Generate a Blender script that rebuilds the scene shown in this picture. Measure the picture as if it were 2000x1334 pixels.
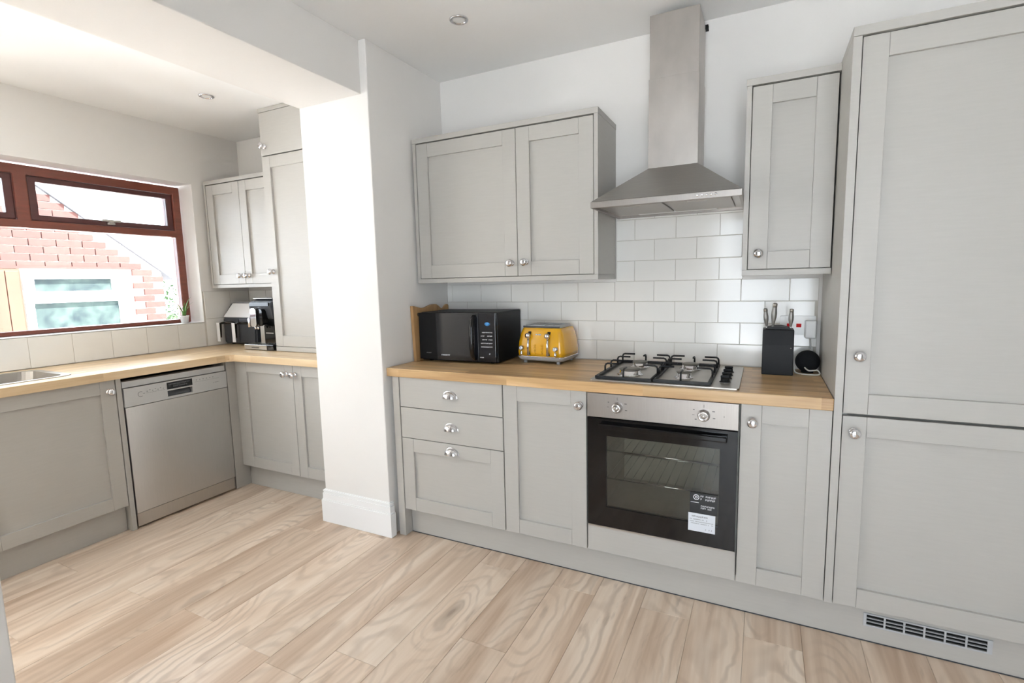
import bpy, bmesh, math, random
from mathutils import Vector, Matrix
from mathutils.geometry import tessellate_polygon
random.seed(7)
PI = math.pi
S = bpy.context.scene
for o in list(bpy.data.objects): bpy.data.objects.remove(o)
C = S.collection

# ------------------------------------------------------------------ camera
cam_d = bpy.data.cameras.new('camera'); cam = bpy.data.objects.new('camera', cam_d); C.objects.link(cam)
_R = Vector((0.89638066, 0.44268374, -0.02308281)); _U = Vector((-0.03165934, 0.11587168, 0.99275951)); _F = Vector((-0.44215314, 0.88915964, -0.11788021))
M = Matrix((_R, _U, -_F)).transposed().to_4x4(); M.translation = Vector((1.66674, -2.64034, 1.34106))
cam.matrix_world = M
cam_d.sensor_width = 36.0; cam_d.lens = 990.49 / 2000 * 36.0; cam_d.clip_start = 0.02
S.camera = cam

# ------------------------------------------------------------------ world, light, exposure
w = bpy.data.worlds.new('world'); S.world = w; w.use_nodes = True
bg = w.node_tree.nodes['Background']; bg.inputs[0].default_value = (0.80, 0.88, 1.0, 1); bg.inputs[1].default_value = 7.5
S.view_settings.view_transform = 'Standard'; S.view_settings.look = 'None'
S.view_settings.gamma = 1.0; S.view_settings.use_curve_mapping = False
S.view_settings.exposure = 0.48
sun_d = bpy.data.lights.new('sun', 'SUN'); sun_d.energy = 38.0; sun_d.angle = 0.03; sun_d.color = (0.99, 0.98, 0.985)
sun = bpy.data.objects.new('sun', sun_d); C.objects.link(sun); sun.rotation_euler = Vector((-.55, -.12, -1.0)).to_track_quat('-Z', 'Y').to_euler()
def portal(loc, direction, sx, sy):
    l = bpy.data.lights.new('daylight_portal', 'AREA'); l.shape = 'RECTANGLE'; l.size = sx; l.size_y = sy
    l.cycles.is_portal = True
    o = bpy.data.objects.new('daylight_portal', l); C.objects.link(o); o.location = loc
    o.rotation_euler = Vector(direction).to_track_quat('-Z', 'Y').to_euler()
portal((-2.40, -1.18, 1.58), (1, 0, 0), 1.05, 1.8)      # kitchen window
portal((1.85, -4.42, 1.11), (0, 1, 0), 1.6, 2.16)        # patio doors behind the camera
portal((-1.47, -2.225, 2.66), (0, 0, -1), .9, 1.05)         # rooflight added over the side room for its light, out of frame

# ------------------------------------------------------------------ materials
def srgb(r, g, b):
    f = lambda c: ((c/255+0.055)/1.055)**2.4 if c/255 > 0.04045 else c/255/12.92
    return (f(r), f(g), f(b), 1)
MATS = {}
def mat(name, col, rough=0.5, metal=0.0, noise=0.0, nscale=20, bump=0.0, bscale=60, stretch=(1,1,1), coat=0.0, spec=0.5, rnd=0.0):
    m = bpy.data.materials.new(name); m.use_nodes = True; MATS[name] = m
    nt = m.node_tree; N = nt.nodes; L = nt.links; p = N['Principled BSDF']
    p.inputs['Base Color'].default_value = col; p.inputs['Roughness'].default_value = rough; p.inputs['Metallic'].default_value = metal
    p.inputs['Coat Weight'].default_value = coat; p.inputs['Coat Roughness'].default_value = 0.08; p.inputs['Specular IOR Level'].default_value = spec
    tc = N.new('ShaderNodeTexCoord'); mp = N.new('ShaderNodeMapping'); mp.inputs['Scale'].default_value = stretch
    L.new(tc.outputs['Object'], mp.inputs['Vector'])
    out = None
    if noise > 0 or rnd > 0:
        n = N.new('ShaderNodeTexNoise'); n.inputs['Scale'].default_value = nscale; n.inputs['Detail'].default_value = 4
        L.new(mp.outputs[0], n.inputs['Vector'])
        h = N.new('ShaderNodeHueSaturation'); h.inputs['Color'].default_value = col
        mr = N.new('ShaderNodeMapRange'); mr.inputs['From Min'].default_value = 0.3; mr.inputs['From Max'].default_value = 0.7
        mr.inputs['To Min'].default_value = 1 - noise; mr.inputs['To Max'].default_value = 1 + noise
        L.new(n.outputs['Fac'], mr.inputs['Value'])
        val = mr.outputs[0]
        if rnd > 0:
            oi = N.new('ShaderNodeObjectInfo'); m2 = N.new('ShaderNodeMapRange'); m2.inputs['To Min'].default_value = 1-rnd; m2.inputs['To Max'].default_value = 1+rnd
            L.new(oi.outputs['Random'], m2.inputs['Value']); mu = N.new('ShaderNodeMath'); mu.operation = 'MULTIPLY'
            L.new(val, mu.inputs[0]); L.new(m2.outputs[0], mu.inputs[1]); val = mu.outputs[0]
        L.new(val, h.inputs['Value']); L.new(h.outputs[0], p.inputs['Base Color'])
    if bump > 0:
        n2 = N.new('ShaderNodeTexNoise'); n2.inputs['Scale'].default_value = bscale; n2.inputs['Detail'].default_value = 3
        L.new(mp.outputs[0], n2.inputs['Vector']); b = N.new('ShaderNodeBump'); b.inputs['Strength'].default_value = bump; b.inputs['Distance'].default_value = 0.002
        L.new(n2.outputs['Fac'], b.inputs['Height']); L.new(b.outputs[0], p.inputs['Normal'])
    return m
mat('paint', srgb(237, 234, 230), 0.75, noise=0.012, nscale=3, bump=0.08, bscale=220)
mat('ceiling', srgb(245, 244, 242), 0.85, noise=0.01, nscale=2, bump=0.06, bscale=200)
mat('skirting', srgb(243, 243, 243), 0.35, noise=0.01, nscale=6)
mat('cabinet', srgb(185, 182, 176), 0.42, noise=0.018, nscale=9, bump=0.12, bscale=40, stretch=(1.2, 1.2, 14))
mat('tile', srgb(240, 238, 233), 0.12, noise=0.012, nscale=5, rnd=0.012, bump=0.05, bscale=14)
mat('grout', srgb(205, 200, 190), 0.9, noise=0.05, nscale=40)
mat('steel', srgb(178, 173, 166), 0.34, 0.92, noise=0.05, nscale=10, bump=0.06, bscale=30, stretch=(1, 1, 60))
mat('steel_h', srgb(190, 187, 182), 0.30, 0.92, noise=0.04, nscale=10, bump=0.06, bscale=30, stretch=(60, 60, 1))
mat('steel_worn', srgb(186, 181, 176), 0.42, 0.85, noise=0.13, nscale=7, bump=0.05, bscale=9, stretch=(1, 1, .55))
mat('silver_paint', srgb(196, 196, 195), 0.38, 0.35, noise=0.01)
mat('chrome', srgb(225, 225, 228), 0.07, 1.0, noise=0.01)
mat('black_gloss', srgb(14, 14, 15), 0.06, noise=0.05)
mat('black', srgb(20, 20, 21), 0.5, noise=0.06, bump=0.05, spec=0.25)
mat('black_satin', srgb(22, 23, 28), 0.14, noise=0.05, spec=0.55)
mat('steel_oven', srgb(166, 160, 154), 0.4, 0.9, noise=0.04, nscale=10, bump=0.05, bscale=30, stretch=(60, 60, 1))
mat('silver_bright', srgb(242, 242, 243), 0.25, 0.0, noise=0.01)
m_ = mat('steel_door', srgb(198, 196, 193), 0.30, 0.95, noise=0.03, nscale=10, stretch=(60, 60, 1)); m_.node_tree.nodes['Principled BSDF'].inputs['Anisotropic'].default_value = 0.9; m_.node_tree.nodes['Principled BSDF'].inputs['Anisotropic Rotation'].default_value = 0.25
mat('black_soft', srgb(26, 26, 28), 0.6, noise=0.08)
mat('charcoal', srgb(62, 65, 70), 0.35, noise=0.05)
mat('cavity', srgb(176, 174, 164), 0.5, noise=0.06)
mat('dark_gap', srgb(18, 17, 16), 0.9, noise=0.05)
mat('iron', srgb(24, 24, 25), 0.5, noise=0.08, bump=0.1, bscale=200)
mat('burner', srgb(118, 114, 106), 0.45, 0.5, noise=0.12)
mat('yellow', srgb(226, 168, 22), 0.22, noise=0.02, coat=0.6)
mat('grey_plastic', srgb(172, 174, 176), 0.4, 0.05, noise=0.02)
mat('white_plastic', srgb(236, 236, 234), 0.35, noise=0.01)
mat('red_plastic', srgb(200, 24, 30), 0.3, noise=0.03)
mat('fabric', srgb(20, 22, 26), 0.85, noise=0.25, nscale=400, bump=0.5, bscale=600)
mat('print_white', srgb(225, 227, 230), 0.5, noise=0.02)
mat('print_grey', srgb(120, 122, 124), 0.5, noise=0.02)
mat('print_dark', srgb(70, 68, 66), 0.5, noise=0.02)
mat('print_blue', srgb(70, 140, 200), 0.4, noise=0.05)
mat('paper', srgb(222, 226, 232), 0.5, noise=0.015)
mat('sticker_dark', srgb(40, 42, 44), 0.4, noise=0.05)
mat('mahogany', srgb(122, 62, 46), 0.32, noise=0.12, nscale=8, stretch=(8, 1, 8), coat=0.3)
mat('mahogany_dark', srgb(84, 42, 40), 0.35, noise=0.12, nscale=8, stretch=(8, 1, 8), coat=0.2)
mat('brick', srgb(82, 48, 42), 0.9, noise=0.12, nscale=14, rnd=0.12, bump=0.3, bscale=40)
mat('mortar', srgb(214, 202, 190), 0.95, noise=0.08, nscale=30)
mat('garage_wood', srgb(84, 54, 38), 0.7, noise=0.12, nscale=6, stretch=(4, 8, .6), rnd=0.08)
mat('upvc', srgb(240, 241, 242), 0.4, noise=0.01)
mat('slate', srgb(84, 84, 88), 0.8, noise=0.1, nscale=12)
mat('concrete', srgb(203, 203, 204), 0.95, noise=0.1, nscale=5)
mat('leaf', srgb(96, 142, 66), 0.5, noise=0.25, nscale=9)
mat('leaf_shrub', srgb(44, 72, 30), 0.6, noise=0.3, nscale=9)
mat('bark', srgb(96, 78, 60), 0.9, noise=0.2)
mat('board_wood', srgb(186, 146, 98), 0.5, noise=0.12, nscale=7, stretch=(6, 6, .7))
mat('cable', srgb(232, 230, 224), 0.5, noise=0.02)
mat('vent', srgb(186, 188, 190), 0.5, noise=0.02)
mat('pale_pot', srgb(240, 240, 238), 0.35, noise=0.01)
mat('brushed', srgb(160, 158, 154), 0.42, 0.85, noise=0.05, nscale=10, stretch=(1, 1, 40))

def wood(name, base, dark, light, scale, axis, stave=None, rough=0.35, rings=5.0, knots=False, var=.12):
    """grain runs along axis (0 = x, 1 = y); every object shifts the grain by its own random number"""
    m = bpy.data.materials.new(name); m.use_nodes = True; MATS[name] = m
    nt = m.node_tree; N = nt.nodes; L = nt.links; p = N['Principled BSDF']; p.inputs['Roughness'].default_value = rough
    tc = N.new('ShaderNodeTexCoord'); oi = N.new('ShaderNodeObjectInfo')
    off = N.new('ShaderNodeVectorMath'); off.operation = 'MULTIPLY'
    comb = N.new('ShaderNodeCombineXYZ')
    for i in range(3): L.new(oi.outputs['Random'], comb.inputs[i])
    off.inputs[1].default_value = (37.0, 53.0, 71.0); L.new(comb.outputs[0], off.inputs[0])
    add = N.new('ShaderNodeVectorMath'); add.operation = 'ADD'; L.new(tc.outputs['Object'], add.inputs[0]); L.new(off.outputs[0], add.inputs[1])
    vec = add.outputs[0]
    rndval = oi.outputs['Random']
    if stave:
        # brick texture lays the staves; its random grey shifts value and grain
        mp0 = N.new('ShaderNodeMapping'); 
        if axis == 1: mp0.inputs['Rotation'].default_value = (0, 0, PI/2)
        L.new(tc.outputs['Object'], mp0.inputs['Vector'])
        br = N.new('ShaderNodeTexBrick'); br.inputs['Scale'].default_value = 1; br.inputs['Brick Width'].default_value = stave[0]; br.inputs['Row Height'].default_value = stave[1]
        br.inputs['Mortar Size'].default_value = 0.0004; br.inputs['Color1'].default_value = (0,0,0,1); br.inputs['Color2'].default_value = (1,1,1,1); br.inputs['Mortar'].default_value = (0.3,.3,.3,1)
        br.offset = 0.37; br.squash = 1.0
        # project front edges too: use x + y + z mixing so vertical faces continue the staves
        L.new(mp0.outputs[0], br.inputs['Vector'])
        sep = N.new('ShaderNodeSeparateColor'); L.new(br.outputs['Color'], sep.inputs[0]); rndval = sep.outputs[0]
        c2 = N.new('ShaderNodeCombineXYZ'); ms = N.new('ShaderNodeMath'); ms.operation = 'MULTIPLY'; ms.inputs[1].default_value = 9.0
        L.new(rndval, ms.inputs[0])
        for i in range(3): L.new(ms.outputs[0], c2.inputs[i])
        a2 = N.new('ShaderNodeVectorMath'); a2.operation = 'ADD'; L.new(vec, a2.inputs[0]); L.new(c2.outputs[0], a2.inputs[1]); vec = a2.outputs[0]
    mp = N.new('ShaderNodeMapping'); st = [scale]*3; st[axis] = scale*0.09; mp.inputs['Scale'].default_value = st; L.new(vec, mp.inputs['Vector'])
    n1 = N.new('ShaderNodeTexNoise'); n1.inputs['Scale'].default_value = 1.0; n1.inputs['Detail'].default_value = 3; n1.inputs['Distortion'].default_value = 0.7
    L.new(mp.outputs[0], n1.inputs['Vector'])
    # cathedral rings: sine of the slow noise
    mu = N.new('ShaderNodeMath'); mu.operation = 'MULTIPLY'; mu.inputs[1].default_value = rings*PI*2; L.new(n1.outputs['Fac'], mu.inputs[0])
    sn = N.new('ShaderNodeMath'); sn.operation = 'SINE'; L.new(mu.outputs[0], sn.inputs[0])
    mr = N.new('ShaderNodeMapRange'); mr.inputs['From Min'].default_value = -1; mr.inputs['From Max'].default_value = 1; L.new(sn.outputs[0], mr.inputs['Value'])
    # fine fibre
    mp2 = N.new('ShaderNodeMapping'); st2 = [scale*9]*3; st2[axis] = scale*0.35; mp2.inputs['Scale'].default_value = st2; L.new(vec, mp2.inputs['Vector'])
    n2 = N.new('ShaderNodeTexNoise'); n2.inputs['Scale'].default_value = 1.0; n2.inputs['Detail'].default_value = 4; L.new(mp2.outputs[0], n2.inputs['Vector'])
    # broad tone
    mp3 = N.new('ShaderNodeMapping'); st3 = [scale*1.1]*3; st3[axis] = scale*0.12; mp3.inputs['Scale'].default_value = st3; L.new(vec, mp3.inputs['Vector'])
    n3 = N.new('ShaderNodeTexNoise'); n3.inputs['Scale'].default_value = 1.0; n3.inputs['Detail'].default_value = 2; L.new(mp3.outputs[0], n3.inputs['Vector'])
    cr = N.new('ShaderNodeValToRGB'); e = cr.color_ramp.elements; e[0].color = dark; e[0].position = 0.15; e[1].color = light; e[1].position = 0.85
    el = cr.color_ramp.elements.new(0.5); el.color = base
    sm = N.new('ShaderNodeMath'); sm.operation = 'MULTIPLY_ADD'; sm.inputs[1].default_value = 0.22; L.new(mr.outputs[0], sm.inputs[0])
    s2 = N.new('ShaderNodeMath'); s2.operation = 'MULTIPLY_ADD'; s2.inputs[1].default_value = 0.5; L.new(n2.outputs['Fac'], s2.inputs[0])
    s3 = N.new('ShaderNodeMath'); s3.operation = 'MULTIPLY_ADD'; s3.inputs[1].default_value = 0.95; s3.inputs[2].default_value = -0.36; L.new(n3.outputs['Fac'], s3.inputs[0])
    L.new(s3.outputs[0], s2.inputs[2]); L.new(s2.outputs[0], sm.inputs[2]); L.new(sm.outputs[0], cr.inputs['Fac'])
    col = cr.outputs[0]
    if knots:
        wob = N.new('ShaderNodeVectorMath'); wob.operation = 'MULTIPLY_ADD'; wob.inputs[1].default_value = (0.09, 0.22, 0.0)
        nw = N.new('ShaderNodeTexNoise'); nw.inputs['Scale'].default_value = 4.0; nw.inputs['Detail'].default_value = 3; L.new(vec, nw.inputs['Vector'])
        L.new(nw.outputs['Color'], wob.inputs[0]); L.new(vec, wob.inputs[2])
        mpk = N.new('ShaderNodeMapping'); sk = [4.2]*3; sk[axis] = 1.5; mpk.inputs['Scale'].default_value = sk; L.new(wob.outputs[0], mpk.inputs['Vector'])
        vo = N.new('ShaderNodeTexVoronoi'); vo.feature = 'SMOOTH_F1'; vo.inputs['Smoothness'].default_value = 0.35; vo.inputs['Scale'].default_value = 1.0; L.new(mpk.outputs[0], vo.inputs['Vector'])
        # growth rings: contour lines of the distance to the knot
        ph = N.new('ShaderNodeMath'); ph.operation = 'MULTIPLY'; ph.inputs[1].default_value = 62.0; L.new(vo.outputs['Distance'], ph.inputs[0])
        si = N.new('ShaderNodeMath'); si.operation = 'SINE'; L.new(ph.outputs[0], si.inputs[0])
        rg = N.new('ShaderNodeMapRange'); rg.inputs['From Min'].default_value = 0.1; rg.inputs['From Max'].default_value = 1.0; L.new(si.outputs[0], rg.inputs['Value'])
        ms_ = N.new('ShaderNodeMapRange'); ms_.inputs['From Min'].default_value = 0.40; ms_.inputs['From Max'].default_value = 0.68; ms_.inputs['To Max'].default_value = 0.42; L.new(n3.outputs['Fac'], ms_.inputs['Value'])
        mm = N.new('ShaderNodeMath'); mm.operation = 'MULTIPLY'; L.new(rg.outputs[0], mm.inputs[0]); L.new(ms_.outputs[0], mm.inputs[1])
        m1 = N.new('ShaderNodeMix'); m1.data_type = 'RGBA'; L.new(mm.outputs[0], m1.inputs['Factor']); L.new(col, m1.inputs['A']); m1.inputs['B'].default_value = tuple(c*0.72 for c in dark[:3])+(1,)
        kr = N.new('ShaderNodeMapRange'); kr.inputs['From Min'].default_value = 0.03; kr.inputs['From Max'].default_value = 0.17; kr.inputs['To Min'].default_value = 0.75; kr.inputs['To Max'].default_value = 0.0
        L.new(vo.outputs['Distance'], kr.inputs['Value'])
        mx = N.new('ShaderNodeMix'); mx.data_type = 'RGBA'; L.new(kr.outputs[0], mx.inputs['Factor']); L.new(m1.outputs['Result'], mx.inputs['A']); mx.inputs['B'].default_value = tuple(c*0.55 for c in dark[:3])+(1,)
        # dark flecks
        mpf = N.new('ShaderNodeMapping'); sf = [26.0]*3; sf[axis] = 5.0; mpf.inputs['Scale'].default_value = sf; L.new(vec, mpf.inputs['Vector'])
        nf = N.new('ShaderNodeTexNoise'); nf.inputs['Scale'].default_value = 1.0; nf.inputs['Detail'].default_value = 5; L.new(mpf.outputs[0], nf.inputs['Vector'])
        fr_ = N.new('ShaderNodeMapRange'); fr_.inputs['From Min'].default_value = 0.63; fr_.inputs['From Max'].default_value = 0.80; fr_.inputs['To Max'].default_value = 0.6; L.new(nf.outputs['Fac'], fr_.inputs['Value'])
        mf = N.new('ShaderNodeMix'); mf.data_type = 'RGBA'; L.new(fr_.outputs[0], mf.inputs['Factor']); L.new(mx.outputs['Result'], mf.inputs['A']); mf.inputs['B'].default_value = tuple(c*0.6 for c in dark[:3])+(1,)
        col = mf.outputs['Result']
    hs = N.new('ShaderNodeHueSaturation'); vr = N.new('ShaderNodeMapRange'); vr.inputs['To Min'].default_value = 1-var; vr.inputs['To Max'].default_value = 1+var
    L.new(rndval, vr.inputs['Value']); L.new(vr.outputs[0], hs.inputs['Value']); L.new(col, hs.inputs['Color']); L.new(hs.outputs[0], p.inputs['Base Color'])
    b = N.new('ShaderNodeBump'); b.inputs['Strength'].default_value = 0.06; b.inputs['Distance'].default_value = 0.001; L.new(n2.outputs['Fac'], b.inputs['Height']); L.new(b.outputs[0], p.inputs['Normal'])
    return m
wood('plank', srgb(219, 197, 175), srgb(188, 160, 135), srgb(237, 221, 203), 5.5, 1, rough=0.3, rings=4.5, knots=True, var=.05)
wood('oak_x', srgb(208, 172, 124), srgb(178, 140, 96), srgb(226, 196, 152), 12, 0, stave=(0.62, 0.042), rough=0.34, rings=2.0, var=.13)
wood('oak_y_lit', srgb(220, 192, 152), srgb(198, 164, 122), srgb(234, 210, 174), 12, 1, stave=(0.62, 0.042), rough=0.34, rings=2.0, var=.12)  # same oak as the cooker side, window glare lightened into the colour

wood('oak_x_lit', srgb(220, 192, 152), srgb(198, 164, 122), srgb(234, 210, 174), 12, 0, stave=(0.62, 0.042), rough=0.34, rings=2.0, var=.12)  # cross-grain copy with the same painted-in window glare

def glass(name, tint, gloss, rough=0.01, opac=0.0, body=(0.02,0.02,0.02,1)):
    m = bpy.data.materials.new(name); m.use_nodes = True; MATS[name] = m; nt = m.node_tree; N = nt.nodes; L = nt.links
    N.remove(N['Principled BSDF']); out = N['Material Output']
    t = N.new('ShaderNodeBsdfTransparent'); t.inputs[0].default_value = tint; g = N.new('ShaderNodeBsdfGlossy'); g.inputs['Roughness'].default_value = rough
    d = N.new('ShaderNodeBsdfDiffuse'); d.inputs[0].default_value = body
    m0 = N.new('ShaderNodeMixShader'); m0.inputs[0].default_value = opac; L.new(t.outputs[0], m0.inputs[1]); L.new(d.outputs[0], m0.inputs[2])
    fr = N.new('ShaderNodeFresnel'); fr.inputs['IOR'].default_value = 1.0 + gloss
    mx = N.new('ShaderNodeMixShader'); L.new(fr.outputs[0], mx.inputs[0]); L.new(m0.outputs[0], mx.inputs[1]); L.new(g.outputs[0], mx.inputs[2]); L.new(mx.outputs[0], out.inputs[0])
    return m
glass('pane', (0.97, 0.98, 0.97, 1), 0.45)
glass('oven_glass', (0.82, 0.82, 0.78, 1), 0.6, opac=0.06, body=(0.2, 0.2, 0.19, 1))

# garage panes: dark glass, reflected greenery painted in as green-grey mottling
def painted_reflection():
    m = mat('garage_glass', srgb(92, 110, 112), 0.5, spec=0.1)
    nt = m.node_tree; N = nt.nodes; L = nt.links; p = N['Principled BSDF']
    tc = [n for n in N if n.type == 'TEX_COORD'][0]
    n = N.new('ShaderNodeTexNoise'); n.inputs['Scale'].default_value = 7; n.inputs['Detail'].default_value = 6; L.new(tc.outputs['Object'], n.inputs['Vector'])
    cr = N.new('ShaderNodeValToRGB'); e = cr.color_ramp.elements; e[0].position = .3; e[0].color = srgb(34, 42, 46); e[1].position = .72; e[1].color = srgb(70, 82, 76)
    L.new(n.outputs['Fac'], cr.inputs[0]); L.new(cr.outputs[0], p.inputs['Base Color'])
painted_reflection()

# ------------------------------------------------------------------ mesh helpers
def NB(): return bmesh.new()
def bx(bm, x0, x1, y0, y1, z0, z1):
    v = [bm.verts.new(p) for p in ((x0,y0,z0),(x1,y0,z0),(x1,y1,z0),(x0,y1,z0),(x0,y0,z1),(x1,y0,z1),(x1,y1,z1),(x0,y1,z1))]
    for f in ((3,2,1,0),(4,5,6,7),(0,1,5,4),(1,2,6,5),(2,3,7,6),(3,0,4,7)): bm.faces.new([v[i] for i in f])
    return v
def hexa(bm, pts):
    v = [bm.verts.new(p) for p in pts]
    for f in ((3,2,1,0),(4,5,6,7),(0,1,5,4),(1,2,6,5),(2,3,7,6),(3,0,4,7)): bm.faces.new([v[i] for i in f])
def prism(bm, poly, lo, hi, axis, holes=()):
    """poly: 2D outline (and holes) extruded along axis; 2D coords are the two other axes in order"""
    def P(a, b, h): return {0:(h,a,b), 1:(a,h,b), 2:(a,b,h)}[axis]
    loops = [list(poly)] + [list(h) for h in holes]
    flat = [p for l in loops for p in l]
    tris = tessellate_polygon([[Vector((a, b, 0)) for a, b in l] for l in loops])
    A = [bm.verts.new(P(a, b, lo)) for a, b in flat]; B = [bm.verts.new(P(a, b, hi)) for a, b in flat]
    for t in tris:
        try: bm.faces.new([A[i] for i in t]); bm.faces.new([B[i] for i in t][::-1])
        except ValueError: pass
    k = 0
    for l in loops:
        n = len(l)
        for i in range(n):
            j = (i+1) % n
            bm.faces.new([A[k+i], A[k+j], B[k+j], B[k+i]])
        k += n
    bmesh.ops.recalc_face_normals(bm, faces=bm.faces)
def lathe(bm, prof, c=(0,0,0), axis='z', n=24, sx=1, sy=1):
    """prof: (radius, height) pairs"""
    def P(r, h, a):
        u, v = r*math.cos(a)*sx, r*math.sin(a)*sy
        q = {'z':(u,v,h), 'y':(u,-h,v), 'x':(h,u,v)}[axis]
        return (c[0]+q[0], c[1]+q[1], c[2]+q[2])
    rings = []
    for r, h in prof:
        if r < 1e-6: rings.append([bm.verts.new(P(0, h, 0))])
        else: rings.append([bm.verts.new(P(r, h, 2*PI*i/n)) for i in range(n)])
    fs = []
    for a, b in zip(rings, rings[1:]):
        for i in range(n):
            j = (i+1) % n
            if len(a) == 1 and len(b) == 1: continue
            if len(a) == 1: fs.append(bm.faces.new([a[0], b[j], b[i]]))
            elif len(b) == 1: fs.append(bm.faces.new([a[i], a[j], b[0]]))
            else: fs.append(bm.faces.new([a[i], a[j], b[j], b[i]]))
    if len(rings[0]) > 1: fs.append(bm.faces.new(rings[0][::-1]))
    if len(rings[-1]) > 1: fs.append(bm.faces.new(rings[-1]))
    bmesh.ops.recalc_face_normals(bm, faces=fs)
    for f in fs: f.smooth = True
def tube(bm, pts, r, n=8, closed=False):
    pts = [Vector(p) for p in pts]; m = len(pts); rings = []; up = None
    for i, p in enumerate(pts):
        a = pts[(i-1) % m] if (closed or i > 0) else p; b = pts[(i+1) % m] if (closed or i < m-1) else p
        t = (b-a).normalized()
        if up is None: up = Vector((0,0,1)) if abs(t.z) < .9 else Vector((1,0,0))
        s = t.cross(up)
        if s.length < 1e-4: s = t.cross(Vector((0,1,0)))
        s.normalize(); u = s.cross(t).normalized(); up = u
        rings.append([bm.verts.new(p + r*(math.cos(2*PI*k/n)*s + math.sin(2*PI*k/n)*u)) for k in range(n)])
    fs = []
    for i in range(m if closed else m-1):
        a, b = rings[i], rings[(i+1) % m]
        for k in range(n): fs.append(bm.faces.new([a[k], a[(k+1) % n], b[(k+1) % n], b[k]]))
    if not closed: fs.append(bm.faces.new(rings[0][::-1])); fs.append(bm.faces.new(rings[-1]))
    bmesh.ops.recalc_face_normals(bm, faces=fs)
    for f in fs: f.smooth = True
def rrect(x0, x1, z0, z1, r, n=5):
    out = []
    for cx, cz, a0 in ((x1-r, z1-r, 0), (x0+r, z1-r, PI/2), (x0+r, z0+r, PI), (x1-r, z0+r, 1.5*PI)):
        for i in range(n+1): a = a0 + PI/2*i/n; out.append((cx+r*math.cos(a), cz+r*math.sin(a)))
    return out
def obj(name, bm, m, parent=None, bev=0.0, segs=2, smooth=False):
    me = bpy.data.meshes.new(name); bm.to_mesh(me); bm.free(); me.materials.append(MATS[m])
    if smooth:
        for f in me.polygons: f.use_smooth = True
    o = bpy.data.objects.new(name, me); C.objects.link(o); o.parent = parent
    if bev > 0:
        b = o.modifiers.new('bevel', 'BEVEL'); b.width = bev; b.segments = segs; b.limit_method = 'ANGLE'; b.angle_limit = math.radians(40)
        b.harden_normals = False
    return o
def share(name, me, parent, loc, rot=(0,0,0), scale=(1,1,1)):
    o = bpy.data.objects.new(name, me); C.objects.link(o); o.parent = parent; o.location = loc; o.rotation_euler = rot; o.scale = scale
    return o
def thing(name, label, cat, loc=(0,0,0), rz=0, group=None):
    o = bpy.data.objects.new(name, None); C.objects.link(o); o.location = loc; o.rotation_euler = (0,0,rz); o.empty_display_size = 0.05
    return tag(o, label, cat, group)
def tag(o, label, cat, group=None):
    o['label'] = label; o['category'] = cat
    if group: o['group'] = group
    return o
def struct(name, bm, m, label=None, bev=0):
    o = obj(name, bm, m, bev=bev); o['kind'] = 'structure'
    if label: o['label'] = label
    return o
def box_obj(name, dims, m, parent=None, bev=0.0):
    b = NB(); bx(b, *dims); return obj(name, b, m, parent, bev)

# ------------------------------------------------------------------ key measures (metres)
XN, XNL, YN = -0.080, -0.544, -0.632        # nib between the rooms: right face, left face, front face
XW, YB2 = -2.06, 0.105                      # window wall and back wall of the side room
ZC, ZCL, ZB = 2.51, 2.468, 2.262            # ceiling, side-room ceiling, underside of the beam
XR, YF = 3.2, -4.3                          # right wall, wall behind the camera
YD, YWT = -0.590, -0.604                    # door fronts, worktop front
XF = -1.460                                 # front plane of the window-side units

# ------------------------------------------------------------------ the setting
floor = struct('floor', (lambda b: (bx(b, XW-.28, XR+.1, -3.05, .3, -.12, -.0105), bx(b, XNL, XR+.1, YF-.1, -3.05, -.12, -.0105), b)[2])(NB()), 'dark_gap', 'pale oak laminate floor of long planks')
PW = 0.193; rows0 = 1.06
JOINT = {(-1): -0.683, 1: -0.682, 3: -0.691, -4: -1.394}
def plank_mesh(wd, ln):
    b = NB(); c = .0012; hx, hy = wd/2-.0003, ln/2-.0003
    lo = [b.verts.new((sx*hx, sy*hy, -.010)) for sx, sy in ((-1,-1),(1,-1),(1,1),(-1,1))]
    mi = [b.verts.new((sx*hx, sy*hy, -c)) for sx, sy in ((-1,-1),(1,-1),(1,1),(-1,1))]
    hi = [b.verts.new((sx*(hx-c), sy*(hy-c), 0)) for sx, sy in ((-1,-1),(1,-1),(1,1),(-1,1))]
    b.faces.new(lo[::-1]); b.faces.new(hi)
    for a, d in ((lo, mi), (mi, hi)):
        for i in range(4): j = (i+1) % 4; b.faces.new([a[i], a[j], d[j], d[i]])
    me = bpy.data.meshes.new('plank'); b.to_mesh(me); b.free(); me.materials.append(MATS['plank']); return me
PM = {}
for k in range(-17, 12):
    x0 = rows0 + PW*k; x1 = x0 + PW
    if x0 < XW-.02 or x1 > XR+.08: continue
    j = JOINT.get(k, None)
    y = (j if j is not None else -random.uniform(0.05, 1.25) - 0.1)
    y -= 1.285*math.ceil((y-YF)/1.285)
    while y < 0.15:
        ya, yb = max(y, (YF if x0 > XNL-.1 else -2.95)-.02), min(y+1.285, 0.2)
        if yb-ya > .05:
            key = round(yb-ya, 3)
            if key not in PM: PM[key] = plank_mesh(PW, yb-ya)
            share('plank', PM[key], floor, ((x0+x1)/2, (ya+yb)/2, 0))
        y += 1.285

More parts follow.
